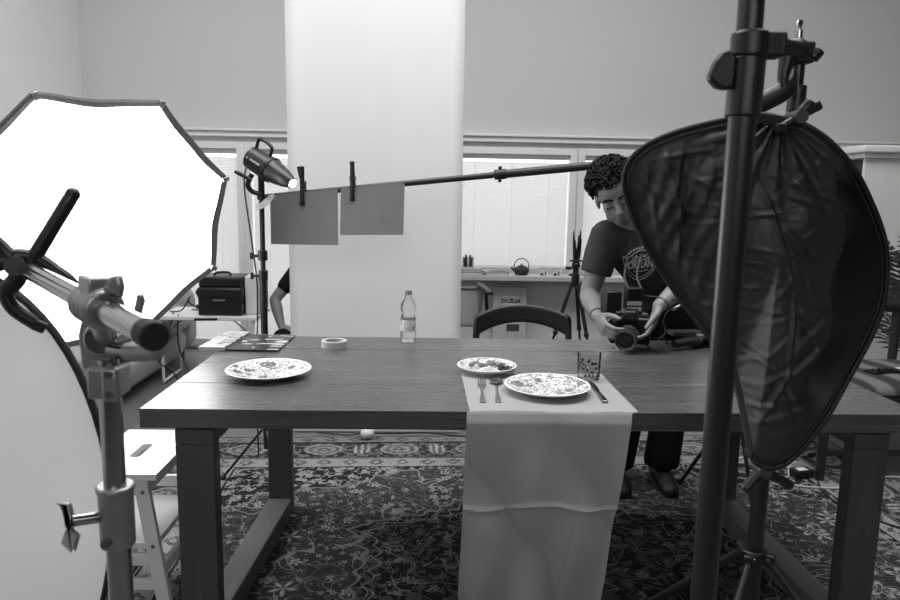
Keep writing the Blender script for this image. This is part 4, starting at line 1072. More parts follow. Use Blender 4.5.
# camera bag on the floor
bg = thing('camera_bag', 'black camera bag with pale cloth on top behind the chair', 'bag', (.98, 4.3, 0))
MB().prism([(-.27, 0), (.27, 0), (.26, .30), (.12, .36), (-.10, .41), (-.20, .34)], .26, (.98, 4.3, 0)).build('bag_body', 'blackfab', bg, bevel=.02)
MB().prism([(-.20, .348), (-.10, .418), (.05, .385), (.03, .378), (-.10, .408), (-.19, .34)], .2, (.98, 4.27, .003)).build('pale_cloth', 'whitefab', bg)
MB().tube(crom([(.80, 4.2, .33), (.9, 4.15, .46), (1.05, 4.15, .43), (1.15, 4.2, .31)], 6), .009, 8).build('carry_strap', 'black', bg, smooth=True)
# tripod by the window
tr = thing('camera_tripod', 'black camera tripod standing by the window left of the man', 'tripod', (1.075, 5.0, 0))
tc = V(1.075, 5.0, 0)
MB().cyl(tc + V(0, 0, .70), tc + V(0, 0, .80), .03).build('shoulder', 'black', tr, bevel=.004)
MB().cyl(tc + V(0, 0, .80), tc + V(0, 0, .85), .022).ell(tc + V(0, 0, .86), .032).build('ball_head', 'black', tr, smooth=True)
MB().cyl(tc + V(-.03, 0, .84), tc + V(-.075, 0, .84), .012).build('pan_knob', 'black', tr, smooth=True)
MB().box(tc + V(0, 0, .893), (.09, .06, .012)).build('head_plate', 'black', tr, bevel=.003)
for a in (195, 300, 60):
    d = V(cos(radians(a)), sin(radians(a)), 0)
    l = MB().tube([tc + V(0, 0, .72) + d * .03, tc + V(0, 0, .38) + d * .14], .014, 12).build('leg', 'black', tr, smooth=True)
    MB().tube([tc + V(0, 0, .40) + d * .133, tc + V(0, 0, .0) + d * .265], .009, 10).build('leg_extension', 'blackm', l, smooth=True)
    MB().ell(tc + V(0, 0, .37) + d * .143, (.019, .019, .022)).build('leg_lock', 'black', l, smooth=True)
mq = thing('flash_brushes', 'bundle of upright black sticks mounted above the tripod head', 'brushes', tc + V(0, 0, .90))
for k in range(9):
    a = k * 2.4; r = .012 + .004 * (k % 4)
    MB().tube([tc + V(r * cos(a), r * sin(a), .90), tc + V(r * 1.6 * cos(a), r * 1.6 * sin(a), .98 + .05 * hsh(k)), tc + V(r * 2.0 * cos(a), r * 2.0 * sin(a), 1.04 + .08 * hsh(k))], [.010, .009, .004], 8).build('stick', 'black', mq, smooth=True)

# ------------------------------------------------------------------ sofa, folding table, tool case on the left
sofa = thing('grey_sofa', 'grey fabric sofa along the left wall behind the softbox', 'sofa', (-2.35, 4.4, 0))
def cushion(x0, x1, y0, y1, z0, z1, nm, e=.35):
    def f(u, v): 
        a = 2 * pi * u; ph = -pi / 2 + pi * v
        se = lambda w, p: math.copysign(abs(w) ** p, w)
        return ((x0 + x1) / 2 + (x1 - x0) / 2 * se(cos(ph), e) * se(cos(a), e), (y0 + y1) / 2 + (y1 - y0) / 2 * se(cos(ph), e) * se(sin(a), e), (z0 + z1) / 2 + (z1 - z0) / 2 * se(sin(ph), e))
    return MB().grid(f, 40, 20, True).build(nm, 'sofa', sofa, smooth=True)
cushion(-2.80, -1.90, 2.9, 5.72, .05, .26, 'base')
cushion(-2.80, -1.885, 2.9, 4.35, .25, .45, 'seat_cushion'); cushion(-2.80, -1.885, 4.34, 5.72, .25, .45, 'seat_cushion')
cushion(-2.84, -2.55, 2.9, 5.72, .30, .80, 'backrest')
cushion(-2.80, -1.92, 5.55, 5.80, .05, .58, 'armrest')
for xx in (-2.7, -2.0):
    for yy in (3.0, 5.6): MB().cyl((xx, yy, -.01), (xx, yy, .07), .02).build('foot', 'black', sofa)
ft = thing('folding_table', 'low white metal folding table carrying the tool case', 'table', (-1.5, 5.0, 0))
MB().bb(-1.885, -1.19, 4.80, 5.22, .455, .482).build('table_top', 'whitepaint', ft, bevel=.004)
for xx in (-1.86, -1.22):
    MB().tube(crom([(xx, 4.83, .455), (xx, 4.83, .05), (xx, 4.86, .012), (xx, 5.0, .012), (xx, 5.14, .012), (xx, 5.18, .05), (xx, 5.18, .455)], 5), .010, 10).build('leg_loop', 'whitepaint', ft, smooth=True)
    s = 1 if xx < -1.5 else -1
    MB().tube([(xx, 4.84, .33), (xx + s * .14, 4.84, .452)], .005, 8).build('brace', 'grey', ft, smooth=True)
MB().bar((-1.62, 4.795, .462), (-1.46, 4.795, .466), .014, .018).build('carry_handle', 'black', ft, bevel=.004)
tc_ = thing('tool_case', 'black hard equipment case with drawers on the folding table', 'case', (-1.42, 5.0, .483))
MB().bb(-1.605, -1.305, 4.84, 5.12, .483, .682).bb(-1.61, -1.30, 4.832, 5.12, .612, .675).build('case_body', 'black', tc_, bevel=.008)
MB().bb(-1.6, -1.31, 4.845, 5.11, .682, .755).build('lid', 'black', tc_, bevel=.012)
MB().bb(-1.50, -1.415, 4.826, 4.834, .588, .60).build('label_strip', 'grey', tc_)
for z in (.545, .645):
    for xx in (-1.612, -1.298): MB().box((xx, 4.85, z), (.016, .02, .03)).build('latch', 'darkgrey', tc_, bevel=.003)
MB().tube(crom([(-1.52, 4.95, .755), (-1.50, 4.95, .775), (-1.42, 4.95, .778), (-1.40, 4.95, .755)], 4), .009, 8).build('carry_handle', 'black', tc_, smooth=True)
w2 = thing('white_case', 'white hard case standing behind the black tool case', 'case', (-1.24, 5.05, .483))
MB().bb(-1.296, -1.195, 4.90, 5.2, .483, .76).build('shell', 'whiteplastic', w2, bevel=.014)
MB().bb(-1.194, -1.19, 4.95, 5.15, .53, .72).build('side_panel', 'grey', w2, bevel=.001)
for j, (pts, lb) in enumerate((
    ([(-1.84, 4.95, .492), (-1.74, 4.9, .51), (-1.69, 4.93, .60), (-1.72, 5.0, .55), (-1.64, 4.98, .50), (-1.66, 4.88, .52)], 'black cable coiled on the folding table beside the tool case'),
    ([(-1.74, 4.83, .49), (-1.73, 4.78, .3), (-1.66, 4.75, .12), (-1.55, 4.7, .02), (-1.4, 4.75, .006)], 'black cable hanging from the folding table to the floor'),
    ([(-1.80, 4.9, .49), (-1.79, 4.77, .38), (-1.84, 4.7, .2), (-1.76, 4.74, .1), (-1.70, 4.72, .01)], 'black cable looping in front of the sofa'))):
    single(MB().tube(crom(pts, 8), .005, 6), 'black_cable', 'cable', lb, 'cable', 'cables round the folding table', smooth=True)

# ------------------------------------------------------------------ people
def hand(mb, wrist, d, n, s, curl=(.35, .5, .4), spread=.06, sc=1.0, thumb=(.8, .3), extra=None):
    """d: finger direction, n: palm normal (fingers curl towards it), s: thumb side"""
    d = V(d).normalized(); n = V(n); n = (n - d * n.dot(d)).normalized(); s2 = d.cross(n)
    if s2.dot(V(s)) < 0: s2 = -s2
    s = s2; w = V(wrist)
    mb.loft([(w, s * .026 * sc, n * .019 * sc), (w + d * .03 * sc, s * .034 * sc, n * .017 * sc), (w + d * .07 * sc, s * .040 * sc, n * .015 * sc), (w + d * .092 * sc, s * .039 * sc, n * .011 * sc)], 16)
    for k, (o, L) in enumerate(((.029, .92), (.0095, 1.0), (-.0105, .95), (-.029, .76))):
        ang = (1.5 - k) * spread
        dd = (d * cos(ang) + s * sin(ang)).normalized(); p = w + d * .086 * sc + s * o * sc; pts = [p]; a = 0
        cu = curl if not extra or k not in extra else extra[k]
        for seg, c in zip((.045, .029, .023), cu):
            a += c; p = p + (dd * cos(a) + n * sin(a)) * seg * L * sc; pts.append(p)
        mb.limb(pts, [.0095 * sc, .0088 * sc, .0080 * sc, .0068 * sc], 10)
    t0 = w + d * .022 * sc + s * .024 * sc; td = (d * cos(thumb[0]) + s * sin(thumb[0]) + n * thumb[1]).normalized()
    t1 = t0 + td * .042 * sc; t2 = t1 + (td * .8 + d * .45 + n * .1).normalized() * .032 * sc; t3 = t2 + (td * .5 + d * .8 + n * .2).normalized() * .026 * sc
    mb.limb([t0, t1, t2, t3], [.0150 * sc, .0125 * sc, .0105 * sc, .0085 * sc], 10)
def ringv(c, side, fwd, ra, rb): return (c, V(side).normalized() * ra, V(fwd).normalized() * rb)

man = thing('person', 'man with dark curly hair in a charcoal printed T-shirt leaning over a camera', 'person', (1.02, 3.12, 0))
Hu = V(-.40, -.30, .866).normalized(); Hf = V(-.15, -.92, -.38); Hf = (Hf - Hu * Hf.dot(Hu)).normalized(); Hs = Hf.cross(Hu)
HC = V(.754, 2.840, 1.370); HR = Matrix((Hs, Hf, Hu)).transposed()
def hl(s, f, u): return HC + Hs * s + Hf * f + Hu * u
body = MB()
body.ell(hl(0, -.012, .02), (.074, .094, .092), HR, 24, 16)
body.ell(hl(0, .032, -.045), (.060, .056, .076), HR, 20, 14)
body.ell(hl(0, .062, -.106), (.032, .027, .024), HR)
for q in (-1, 1):
    body.ell(hl(q * .036, .022, -.086), (.025, .042, .030), HR)
    body.ell(hl(q * .041, .058, -.040), (.020, .022, .018), HR)
    body.ell(hl(q * .031, .074, -.020), (.016, .012, .011), HR)
    body.ell(hl(q * .077, -.008, -.028), (.009, .019, .032), HR)
    body.ell(hl(q * .012, .096, -.057), (.008, .010, .007), HR)
    body.ell(hl(q * .028, .079, .002), (.024, .013, .009), HR)
body.ell(hl(0, .076, .022), (.05, .016, .03), HR)
body.limb([hl(0, .086, -.006), hl(0, .108, -.050)], [.009, .0125])
body.ell(hl(0, .086, -.0785), (.022, .012, .006), HR); body.ell(hl(0, .084, -.0915), (.018, .012, .007), HR)
NB = V(.875, 2.965, 1.235)
body.limb([hl(0, -.035, -.045), hl(0, -.04, -.10), NB], [.056, .055, .062], 18)
sd_, fw_ = V(.97, -.10, .12), V(-.25, -.75, -.55)
spine = [(V(1.12, 3.17, .80), .155, .105), (V(1.09, 3.15, .93), .145, .098), (V(1.04, 3.09, 1.02), .150, .102), (V(.975, 3.03, 1.10), .165, .108), (V(.925, 2.99, 1.17), .165, .098), (V(.885, 2.965, 1.225), .10, .07)]
body.loft([ringv(c, sd_, fw_, a, b) for c, a, b in spine], 22)
RS, RE, RW = V(.765, 2.965, 1.182), V(.700, 2.965, .925), V(.690, 2.75, .868)
LS, LE, LW = V(1.055, 2.955, 1.20), V(1.098, 2.795, 1.045), V(.912, 2.675, .926)
def armb(mb, a, e, w):
    mb.limb([a, a.lerp(e, .5), e], [.058, .050, .041], 16)
    mb.limb([e, e.lerp(w, .3), e.lerp(w, .75), w], [.041, .044, .034, .027], 16)
armb(body, RS, RE, RW); armb(body, LS, LE, LW)
hand(body, RW + V(.0, -.008, -.004), (.12, -.88, -.42), (.93, .12, .0), (.1, -.35, 1), (.55, .75, .45), .07, .98, (.7, .5), {3: (.15, .2, .2)})
hand(body, LW + V(-.006, -.008, -.006), (-.38, -.25, -.88), (-.85, .10, .3), (-.2, -1, 0), (.3, .45, .4), .05, .98, (.6, .35))
legs = (((1.03, 3.17, .84), (.965, 3.13, .46), (.905, 3.12, .09)), ((1.20, 3.18, .84), (1.165, 3.15, .46), (1.125, 3.13, .09)))
for h, k, a in legs: body.limb([h, k, a], [.08, .055, .04], 16)
def stubbled():
    m, nt, b = base('skin_with_stubble'); v = coords(nt); x, y, z = sep(nt, v)
    g = (noise(nt, v, 14) - .5) * .06 + .51
    for (a, f, u, r, k) in ((0, .075, -.112, .050, .17), (0, .09, -.072, .022, .10), (.04, .03, -.095, .045, .13), (-.04, .03, -.095, .045, .13)):
        p = hl(a, f, u) - V(man.location)
        d = ((x - p.x) * (x - p.x) + (y - p.y) * (y - p.y) + (z - p.z) * (z - p.z)).sqrt()
        g = g - d.step(r, r * .5) * k * .7
    setcol(nt, b, g); b.inputs['Roughness'].default_value = .5
    bump(nt, b, noise(nt, v, 120, 4), .06); return m
bo_ = body.build('body', stubbled(), man, remesh=.0052, smoothit=2)
# shirt
sh = MB()
shr = [(V(1.105, 3.16, .86), .168, .122), (V(1.09, 3.15, .95), .160, .116), (V(1.04, 3.09, 1.03), .165, .117), (V(.975, 3.03, 1.105), .178, .121), (V(.925, 2.99, 1.175), .178, .110), (V(.885, 2.968, 1.228), .105, .082), (V(.868, 2.955, 1.248), .072, .068)]
sh.loft([ringv(c, sd_, fw_, a, b) for c, a, b in shr], 26)
for a, e in ((RS, RE), (LS, LE)):
    d = (e - a).normalized(); _, p, q = frame(d)
    f = .62 if a is RS else .75
    m_ = a + (e - a) * f
    sh.limb([a.lerp(V(.92, 2.98, 1.19), .35), a], [.075, .072], 18)
    sh.loft([(a - d * .02, p * .068, q * .072), (a.lerp(m_, .5), p * .068, q * .074), (m_, p * .062, q * .068), (m_ + d * .004, p * .056, q * .062)], 20)
shirt = sh.build('t_shirt', 'shirt', man, remesh=.007, smoothit=3)
# trousers and shoes
tr_ = MB()
tr_.loft([ringv(V(1.10, 3.165, .93), sd_, fw_, .152, .106), ringv(V(1.11, 3.17, .86), (1, 0, 0), (0, -1, 0), .172, .122), ringv(V(1.115, 3.175, .76), (1, 0, 0), (0, -1, 0), .175, .13)], 24)
for h, k, a in legs:
    tr_.limb([V(h) - V(0, 0, .02), k, V(a) + V(0, 0, .05)], [.097, .080, .078], 18)
    tr_.loft([(V(k), V(.08, 0, 0), V(0, .08, 0)), (V(a) + V(0, 0, .02), V(.084, 0, 0), V(0, .086, 0)), (V(a) + V(0, 0, -.005), V(.080, 0, 0), V(0, .08, 0))], 18)
tr_.build('trousers', 'trouser', man, remesh=.012, smoothit=3)
for h, k, a in legs:
    c = V(a[0], a[1], 0)
    so = MB().loft([(c + V(0, .10, .03), V(.03, 0, 0), V(0, .0, .028)), (c + V(0, .06, .05), V(.038, 0, 0), V(0, 0, .05)), (c + V(0, -.02, .055), V(.042, 0, 0), V(0, .0, .055)), (c + V(0, -.10, .036), V(.048, 0, 0), V(0, 0, .036)), (c + V(-.004, -.16, .026), V(.042, 0, 0), V(0, 0, .025)), (c + V(-.004, -.185, .02), V(.02, 0, 0), V(0, 0, .016))], 18).build('shoe', 'shoe', man, smooth=True, sub=1)
    MB().loft([(c + V(0, .105, .008), V(.03, 0, 0), V(0, 0, .008)), (c + V(0, -.02, .008), V(.044, 0, 0), V(0, 0, .008)), (c + V(0, -.1, .008), V(.05, 0, 0), V(0, 0, .008)), (c + V(-.004, -.18, .008), V(.03, 0, 0), V(0, 0, .008))], 14).build('sole', 'rubber', so)
# face details
for q, nm in ((-1, 'eyebrow'), (1, 'eyebrow')):
    MB().tube(crom([hl(q * .012, .0935, .004), hl(q * .03, .0945, .011), hl(q * .052, .083, .005)], 4), [.0045] * 4 + [.0052] * 4 + [.0025], 8).build(nm, 'hair', man, smooth=True)
    MB().tube(crom([hl(q * .016, .0855, -.027), hl(q * .031, .0880, -.0305), hl(q * .046, .0785, -.027)], 4), .0018, 6).build('eyelashes', 'hair', man, smooth=True)
MB().tube(crom([hl(-.021, .0915, -.085), hl(-.008, .0985, -.0855), hl(.008, .0985, -.0855), hl(.021, .0915, -.085)], 4), .0016, 6).build('mouth_line', 'dish_mid', man, smooth=True)
# curly hair: short coils over the scalp
hm = MB(); random.seed(11)
cnt = 0
hm.ell(hl(0, -.020, .030), (.080, .094, .086), HR, 20, 14)
while cnt < 330:
    z = random.uniform(-.45, 1); th = random.uniform(0, 2 * pi); r = math.sqrt(max(0, 1 - z * z))
    nx, ny, nz = r * cos(th), r * sin(th), z
    if ny > .34 and nz < .38: continue
    if nz < -.05 and ny > -.1: continue
    c = hl(nx * .082, -.016 + ny * .100, .028 + nz * .092); nn = (Hs * nx + Hf * ny + Hu * nz).normalized()
    _, ta, tb_ = frame(nn, (random.uniform(-1, 1), random.uniform(-1, 1), random.uniform(-1, 1)))
    R0 = random.uniform(.008, .014); ph = random.uniform(0, 6.28); turns = random.uniform(1.1, 1.8)
    pts = [c + nn * (-.008 + .034 * i / 9 * (1.1 if nz > .2 else .8)) + ta * R0 * cos(ph + turns * 2 * pi * i / 9) + tb_ * R0 * sin(ph + turns * 2 * pi * i / 9) for i in range(10)]
    hm.tube(pts, [.0058] * 8 + [.0045, .0025], 6); cnt += 1
hm.build('curly_hair', 'hair', man, smooth=True)
# stubble-free; wrist bands
for w, e, g in ((RW, RE, 'black'), (LW, LE, 'darkgrey')):
    p = w.lerp(e, .07); d = (e - w).normalized(); MB().tube([p - d * .004, p + d * .004], .030, 20).build('bracelet', g, man, smooth=True)
# shirt print: projected on the cloth
bpy.context.view_layer.update(); dg = bpy.context.evaluated_depsgraph_get()
bvh = BVHTree.FromObject(shirt, dg)
soff = OFF[shirt.name]
def onshirt(x, z, lift=.0025):
    h, nrm, _, _ = bvh.ray_cast(V(x, 2.3, z) - soff, V(0, 1, 0))
    return (h + soff + V(0, -lift, 0)) if h else V(x, 2.93, z)
PC = (.908, 1.066); tl = radians(9)
def pr(x, y): return onshirt(PC[0] + x * cos(tl) - y * sin(tl), PC[1] + x * sin(tl) + y * cos(tl))
text_mesh('shirt_lettering', 'PORTLAND', .038, 'print', shirt, lambda x, y: pr(x * .64, y * 1.25), .0010)
def arcpl(x, y): a = x / .12; return pr((.12 + y) * sin(a) * .9, -.083 + (.12 + y) * cos(a))
text_mesh('shirt_lettering', 'URANCE', .021, 'print', shirt, arcpl, .0006)
for pts in (
    [(-.088, .052), (-.06, .045), (-.035, .062), (0, .075), (.035, .062), (.06, .045), (.088, .052)],
    [(-.088, .052), (-.078, .01), (-.066, -.03), (-.035, -.068), (0, -.088), (.035, -.068), (.066, -.03), (.078, .01), (.088, .052)],
    [(-.072, .036), (-.064, .0), (-.052, -.03), (-.028, -.056), (0, -.070), (.028, -.056), (.052, -.03), (.064, 0), (.072, .036)],
    [(-.034, -.031), (0, -.036), (.034, -.031)], [(-.05, .026), (0, .026), (.05, .026)]):
    MB().tube([pr(p.x * .85, p.y * .85) for p in crom([(a, b, 0) for a, b in pts], 5)], .0016, 5).build('shirt_emblem_line', 'print', shirt)
for k in range(14):
    a = -1.1 + 2.2 * k / 13; MB().box(pr(.072 * sin(a), .010 + .064 * cos(a)), (.007, .001, .007), (0, k, 0)).build('shirt_emblem_leaf', 'print', shirt)

# ------------------------------------------------------------------ camera in his hands
CB = V(.812, 2.695, .835); cd = V(-.42, -.88, -.20).normalized(); _, ca_, cb_ = frame(cd)
cr_ = ca_ if ca_.x > 0 else -ca_; cup = cr_.cross(cd); cup = cup if cup.z > 0 else -cup
CRm = Matrix((cr_, cd, cup)).transposed()
cmr = thing('film_camera', 'black camera with large lens held by the man on the table', 'camera', (CB.x, CB.y, TZ))
def cl3(x, f, z): return CB + cr_ * x + cd * f + cup * z
MB().box(cl3(0, 0, -.005), (.150, .062, .112), CRm).build('camera_body', 'black', cmr, bevel=.010)
MB().box(cl3(-.066, .034, -.008), (.034, .04, .10), CRm).build('grip', 'rubber', cmr, bevel=.012)
MB().box(cl3(.0, .012, .062), (.066, .06, .036), CRm, .72).build('prism_hump', 'black', cmr, bevel=.006)
lens = MB().tube([cl3(0, .028, -.008), cl3(0, .05, -.008), cl3(0, .052, -.008), cl3(0, .085, -.008), cl3(0, .09, -.008), cl3(0, .122, -.008)], [.034, .034, .037, .037, .040, .041], 32).build('lens_barrel', 'black', cmr, smooth=True)
for f in (.058, .066, .074, .1): MB().tube([cl3(0, f, -.008), cl3(0, f + .004, -.008)], .0405 + (f > .09) * .002, 32).build('lens_ring', 'darkgrey', lens, bevel=.001)
MB().lathe([(.041, .118), (.0415, .128), (.037, .128), (.028, .118), (.028, .117)], cl3(0, 0, -.008), 32, cd, cap=False)  .build('lens_rim', 'darkgrey', lens, smooth=True)
MB().lathe([(.0285, .1175), (.02, .1215), (.01, .1235), (1e-4, .124)], cl3(0, 0, -.008), 32, cd, cap=False).build('front_glass', 'lensglass', lens, smooth=True)
for x in (-.05, .05): MB().lathe([(.014, 0), (.014, .012), (.012, .014)], cl3(x, .0, .05), 18, cup).build('dial', 'darkgrey', cmr, smooth=True)
MB().box((.736, 2.735, .932), (.066, .06, .088), (0, 0, .2)).build('battery_box', 'black', cmr, bevel=.005)
mo = MB().bb(.792, .858, 2.71, 2.76, .905, .992).build('monitor', 'black', cmr, bevel=.004)
MB().bb(.794, .852, 2.7065, 2.7095, .922, .938).build('pale_tape', 'tape', mo)
MB().bb(.794, .852, 2.7065, 2.7095, .899, .916).build('pale_tape', 'tape', mo)
MB().bb(.80, .85, 2.7065, 2.7095, .945, .985).build('dark_screen', 'lensglass', mo)
MB().cyl((.825, 2.735, .88), (.825, 2.735, .91), .012).build('hot_shoe_mount', 'black', cmr)
for x0_, xt in ((.80, .845), (.852, .895)):
    MB().tube(crom([(x0_, 2.71, .985), (x0_ + .003, 2.80, 1.03), onshirt(xt, 1.10, .01), onshirt(xt + .005, 1.18, .012)], 6), .0042, 8, flat=.4).build('neck_strap', 'darkgrey', cmr, smooth=True)
for pts in ([(.86, 2.72, .96), (.93, 2.68, .958), (1.0, 2.66, .945), (.985, 2.65, .93), (.93, 2.63, .91), (.91, 2.62, .86), (.905, 2.62, .82)],
            [(.88, 2.70, .83), (.93, 2.64, .80), (.935, 2.62, .768), (.89, 2.60, .758), (.86, 2.62, .775), (.855, 2.66, .80)],
            [(.885, 2.70, .86), (.915, 2.64, .87), (.92, 2.61, .83), (.89, 2.60, .81), (.87, 2.64, .815)]):
    MB().tube(crom(pts, 8), .0036, 6).build('camera_cable', 'cable', cmr, smooth=True)
MB().cyl((.985, 2.652, .932), (.955, 2.642, .918), .0055, n=10).build('cable_plug', 'cablew', cmr, smooth=True)

# ------------------------------------------------------------------ person sitting behind the backdrop
bp = thing('person', 'seated person in black half hidden behind the backdrop, arm resting on knee', 'person', (-.85, 5.3, 0))
bb_ = MB()
pS, pE, pW = V(-.93, 5.30, .84), V(-1.155, 5.22, .545), V(-1.085, 5.10, .365)
bb_.limb([pS, pS.lerp(pE, .5), pE], [.058, .050, .042], 16); bb_.limb([pE, pE.lerp(pW, .35), pW], [.042, .043, .028], 16)
hand(bb_, pW, (.75, -.4, -.12), (-.1, .1, -1), (0, -1, 0), (.25, .3, .3), .05)
bb_.loft([ringv(V(-.72, 5.42, .30), (1, 0, 0), (0, -1, 0), .16, .12), ringv(V(-.74, 5.38, .55), (1, 0, 0), (0, -1, 0), .15, .11), ringv(V(-.76, 5.33, .80), (1, 0, 0), (0, -1, 0), .18, .11), ringv(V(-.76, 5.30, .92), (1, 0, 0), (0, -1, 0), .10, .08)], 20)
bb_.limb([V(-.76, 5.30, .92), V(-.76, 5.26, 1.0)], [.058, .055]); bb_.ell(V(-.76, 5.23, 1.10), (.075, .092, .115), None, 20, 14)
bb_.limb([V(-.76, 5.14, 1.11), V(-.76, 5.128, 1.075)], [.009, .012]); bb_.ell((-.76, 5.16, 1.02), (.034, .03, .026))
pS2, pE2, pW2 = V(-.59, 5.30, .84), V(-.45, 5.2, .58), V(-.50, 5.05, .40)
bb_.limb([pS2, pE2, pW2], [.058, .042, .028], 14); hand(bb_, pW2, (-.1, -.9, -.2), (0, 0, -1), (-1, 0, 0))
bb_.build('body', 'skin', bp, remesh=.007, smoothit=2)
ts = MB(); ts.loft([ringv(V(-.72, 5.42, .26), (1, 0, 0), (0, -1, 0), .18, .14), ringv(V(-.74, 5.38, .55), (1, 0, 0), (0, -1, 0), .17, .13), ringv(V(-.76, 5.33, .81), (1, 0, 0), (0, -1, 0), .195, .125), ringv(V(-.76, 5.30, .93), (1, 0, 0), (0, -1, 0), .11, .085)], 22)
for a, e in ((pS, pE), (pS2, pE2)): ts.limb([a, a.lerp(e, .66)], [.073, .062], 16)
ts.build('t_shirt', 'sleeve', bp, remesh=.01, smoothit=3)
lg = MB()
for s, kx, ky, kz in ((-1, -1.06, 5.03, .285), (1, -.52, 4.98, .32)):
    lg.limb([V(-.72 + s * .1, 5.42, .22), V(kx, ky, kz), V(kx + .02, ky + .06, .07)], [.10, .078, .055], 16)
lg.build('trousers', 'trouser', bp, remesh=.012, smoothit=3)
for kx, ky in ((-1.04, 5.09), (-.50, 5.04)):
    MB().loft([(V(kx, ky + .09, .04), V(.03, 0, 0), V(0, 0, .03)), (V(kx, ky, .05), V(.042, 0, 0), V(0, 0, .05)), (V(kx, ky - .1, .035), V(.046, 0, 0), V(0, 0, .034)), (V(kx, ky - .17, .02), V(.025, 0, 0), V(0, 0, .018))], 16).build('shoe', 'shoe', bp, smooth=True)
hh = MB().ell(V(-.76, 5.25, 1.13), (.085, .095, .105), None, 18, 12).build('short_hair', 'hair', bp, smooth=True)
pf = thing('low_pouffe', 'low dark pouffe under the person behind the backdrop', 'seat', (-.72, 5.42, 0))
MB().lathe([(.19, 0), (.22, .03), (.225, .08), (.20, .115), (.1, .125)], (-.72, 5.45, 0), 28).build('cushion', 'sofa', pf, smooth=True)

# ------------------------------------------------------------------ right background: armchair, palm, bookcase, cables
ac = thing('armchair', 'dark wooden armchair with striped seat at the right behind the table', 'armchair', (2.3, 3.5, 0))
MB().grid(lambda u, v: (1.90 + .86 * u, 3.16 + .66 * v, .43 + .045 * math.sqrt(max(0, 1 - (2 * u - 1) ** 6)) * math.sqrt(max(0, 1 - (2 * v - 1) ** 6))), 30, 20).build('seat_cushion', 'cushion', ac, smooth=True, solid=.01)
MB().bb(1.90, 2.76, 3.16, 3.82, .36, .43).build('seat_frame', 'chairwood', ac, bevel=.008)
for xx, yy, zz in ((1.93, 3.18, .38), (2.73, 3.18, .38), (1.93, 3.80, .78), (2.66, 3.80, .78)):
    MB().cyl((xx, yy, 0), (xx, yy, zz), .022, .026).build('leg', 'chairwood', ac, smooth=True)
MB().tube(crom([(1.90, 3.80, .80), (2.2, 3.84, .815), (2.5, 3.82, .785), (2.80, 3.80, .76)], 6), .052, 14, flat=.8).build('back_rail', 'chairwood', ac, smooth=True)
MB().bar((1.94, 3.2, .13), (2.72, 3.2, .13), .02, .03).build('stretcher', 'chairwood', ac, bevel=.003)
ph = thing('phone', 'black phone lying on the striped armchair seat', 'phone', (2.36, 3.42, .478))
MB().box((2.34, 3.42, .4875), (.15, .075, .009), (0, 0, .3)).build('phone_body', 'black', ph, bevel=.003)
MB().box((2.34, 3.42, .4925), (.138, .066, .001), (0, 0, .3)).build('screen', 'lensglass', ph)
wl = thing('wallet', 'black wallet with pale cards beside the phone on the armchair', 'wallet', (2.52, 3.42, .478))
MB().box((2.50, 3.42, .490), (.15, .09, .014), (0, 0, -.1)).build('leather_body', 'black', wl, bevel=.004)
for k in range(3): MB().box((2.475 + .012 * k, 3.43, .499 + .0016 * k), (.085, .05, .001), (0, .04, .2 + .15 * k)).build('pale_card', 'whiteplastic', wl)
pm = thing('palm_plant', 'potted palm with feathery fronds at the right edge', 'plant', (3.16, 4.25, 0))
MB().lathe([(.10, 0), (.14, .02), (.17, .26), (.175, .27), (.16, .27), (.155, .23)], (3.16, 4.25, 0), 28).build('pot', 'pot', pm, smooth=True)
random.seed(5)
for k in range(13):
    a = k * 2.399 + .4; L = .56 + .12 * hsh(k, 3); el = .5 + 1.0 * hsh(k, 1)
    if k < 4: a = pi + (k - 1.5) * .38; el = (1.25, .85, .45, 1.05)[k]
    d = V(cos(a), sin(a) * .9, 0); P = [V(3.16, 4.25, .26) + d * (L * cos(el) * t + L * .35 * t * t) + V(0, 0, 1.15 * L * sin(el) * t - .42 * L * t * t + .46 * t) for t in [i / 20 for i in range(21)]]
    fr = MB().tube(P, [.006 - .0045 * i / 20 for i in range(21)], 6)
    for i in range(4, 21):
        t = (P[min(i + 1, 20)] - P[i - 1]).normalized(); sd = t.cross(V(0, 0, 1)).normalized(); nl = .21 * (1 - abs(i / 20 - .45) * 1.2)
        for s in (-1, 1):
            e = (sd * s * .85 + t * .6 + V(0, 0, -.22)).normalized(); w = t * .007
            q = P[i]; m_ = q + e * nl * .5 + V(0, 0, .006); tip = q + e * nl + V(0, 0, -.02)
            w = w * 2.0; fr.add([q - w * .4, q + w * .4, m_ + w, tip, m_ - w], [(0, 1, 2, 3, 4)])
    fr.build('frond', 'palm', pm, smooth=True)
bc = thing('bookcase', 'white bookcase with cornice standing against the window wall at far right', 'bookcase', (3.5, 5.5, 0))
MB().bb(3.14, 3.98, 5.0, 5.03, 0, 1.665).build('front_panel', 'trimw', bc, bevel=.003)
MB().bb(3.40, 3.98, 5.03, 5.92, 0, 1.665).build('closed_cabinet', 'trimw', bc)
MB().bb(3.14, 3.40, 5.90, 5.92, 0, 1.665).build('end_panel', 'trimw', bc)
for z in (.1, .5, .9, 1.34): MB().bb(3.145, 3.40, 5.03, 5.90, z, z + .022).build('shelf', 'trimw', bc, bevel=.002)
MB().bb(3.11, 4.02, 4.965, 5.92, 1.665, 1.70).build('cornice', 'trimw', bc, bevel=.006)
MB().bb(3.075, 4.05, 4.93, 5.92, 1.70, 1.755).build('cornice', 'trimw', bc, bevel=.014)
y = 5.06; k = 0
tones = (.2, .62, .3, .78, .5, .14, .7, .4)
words = ('dark grey', 'light grey', 'charcoal', 'near-white', 'mid grey', 'black', 'pale', 'slate grey')
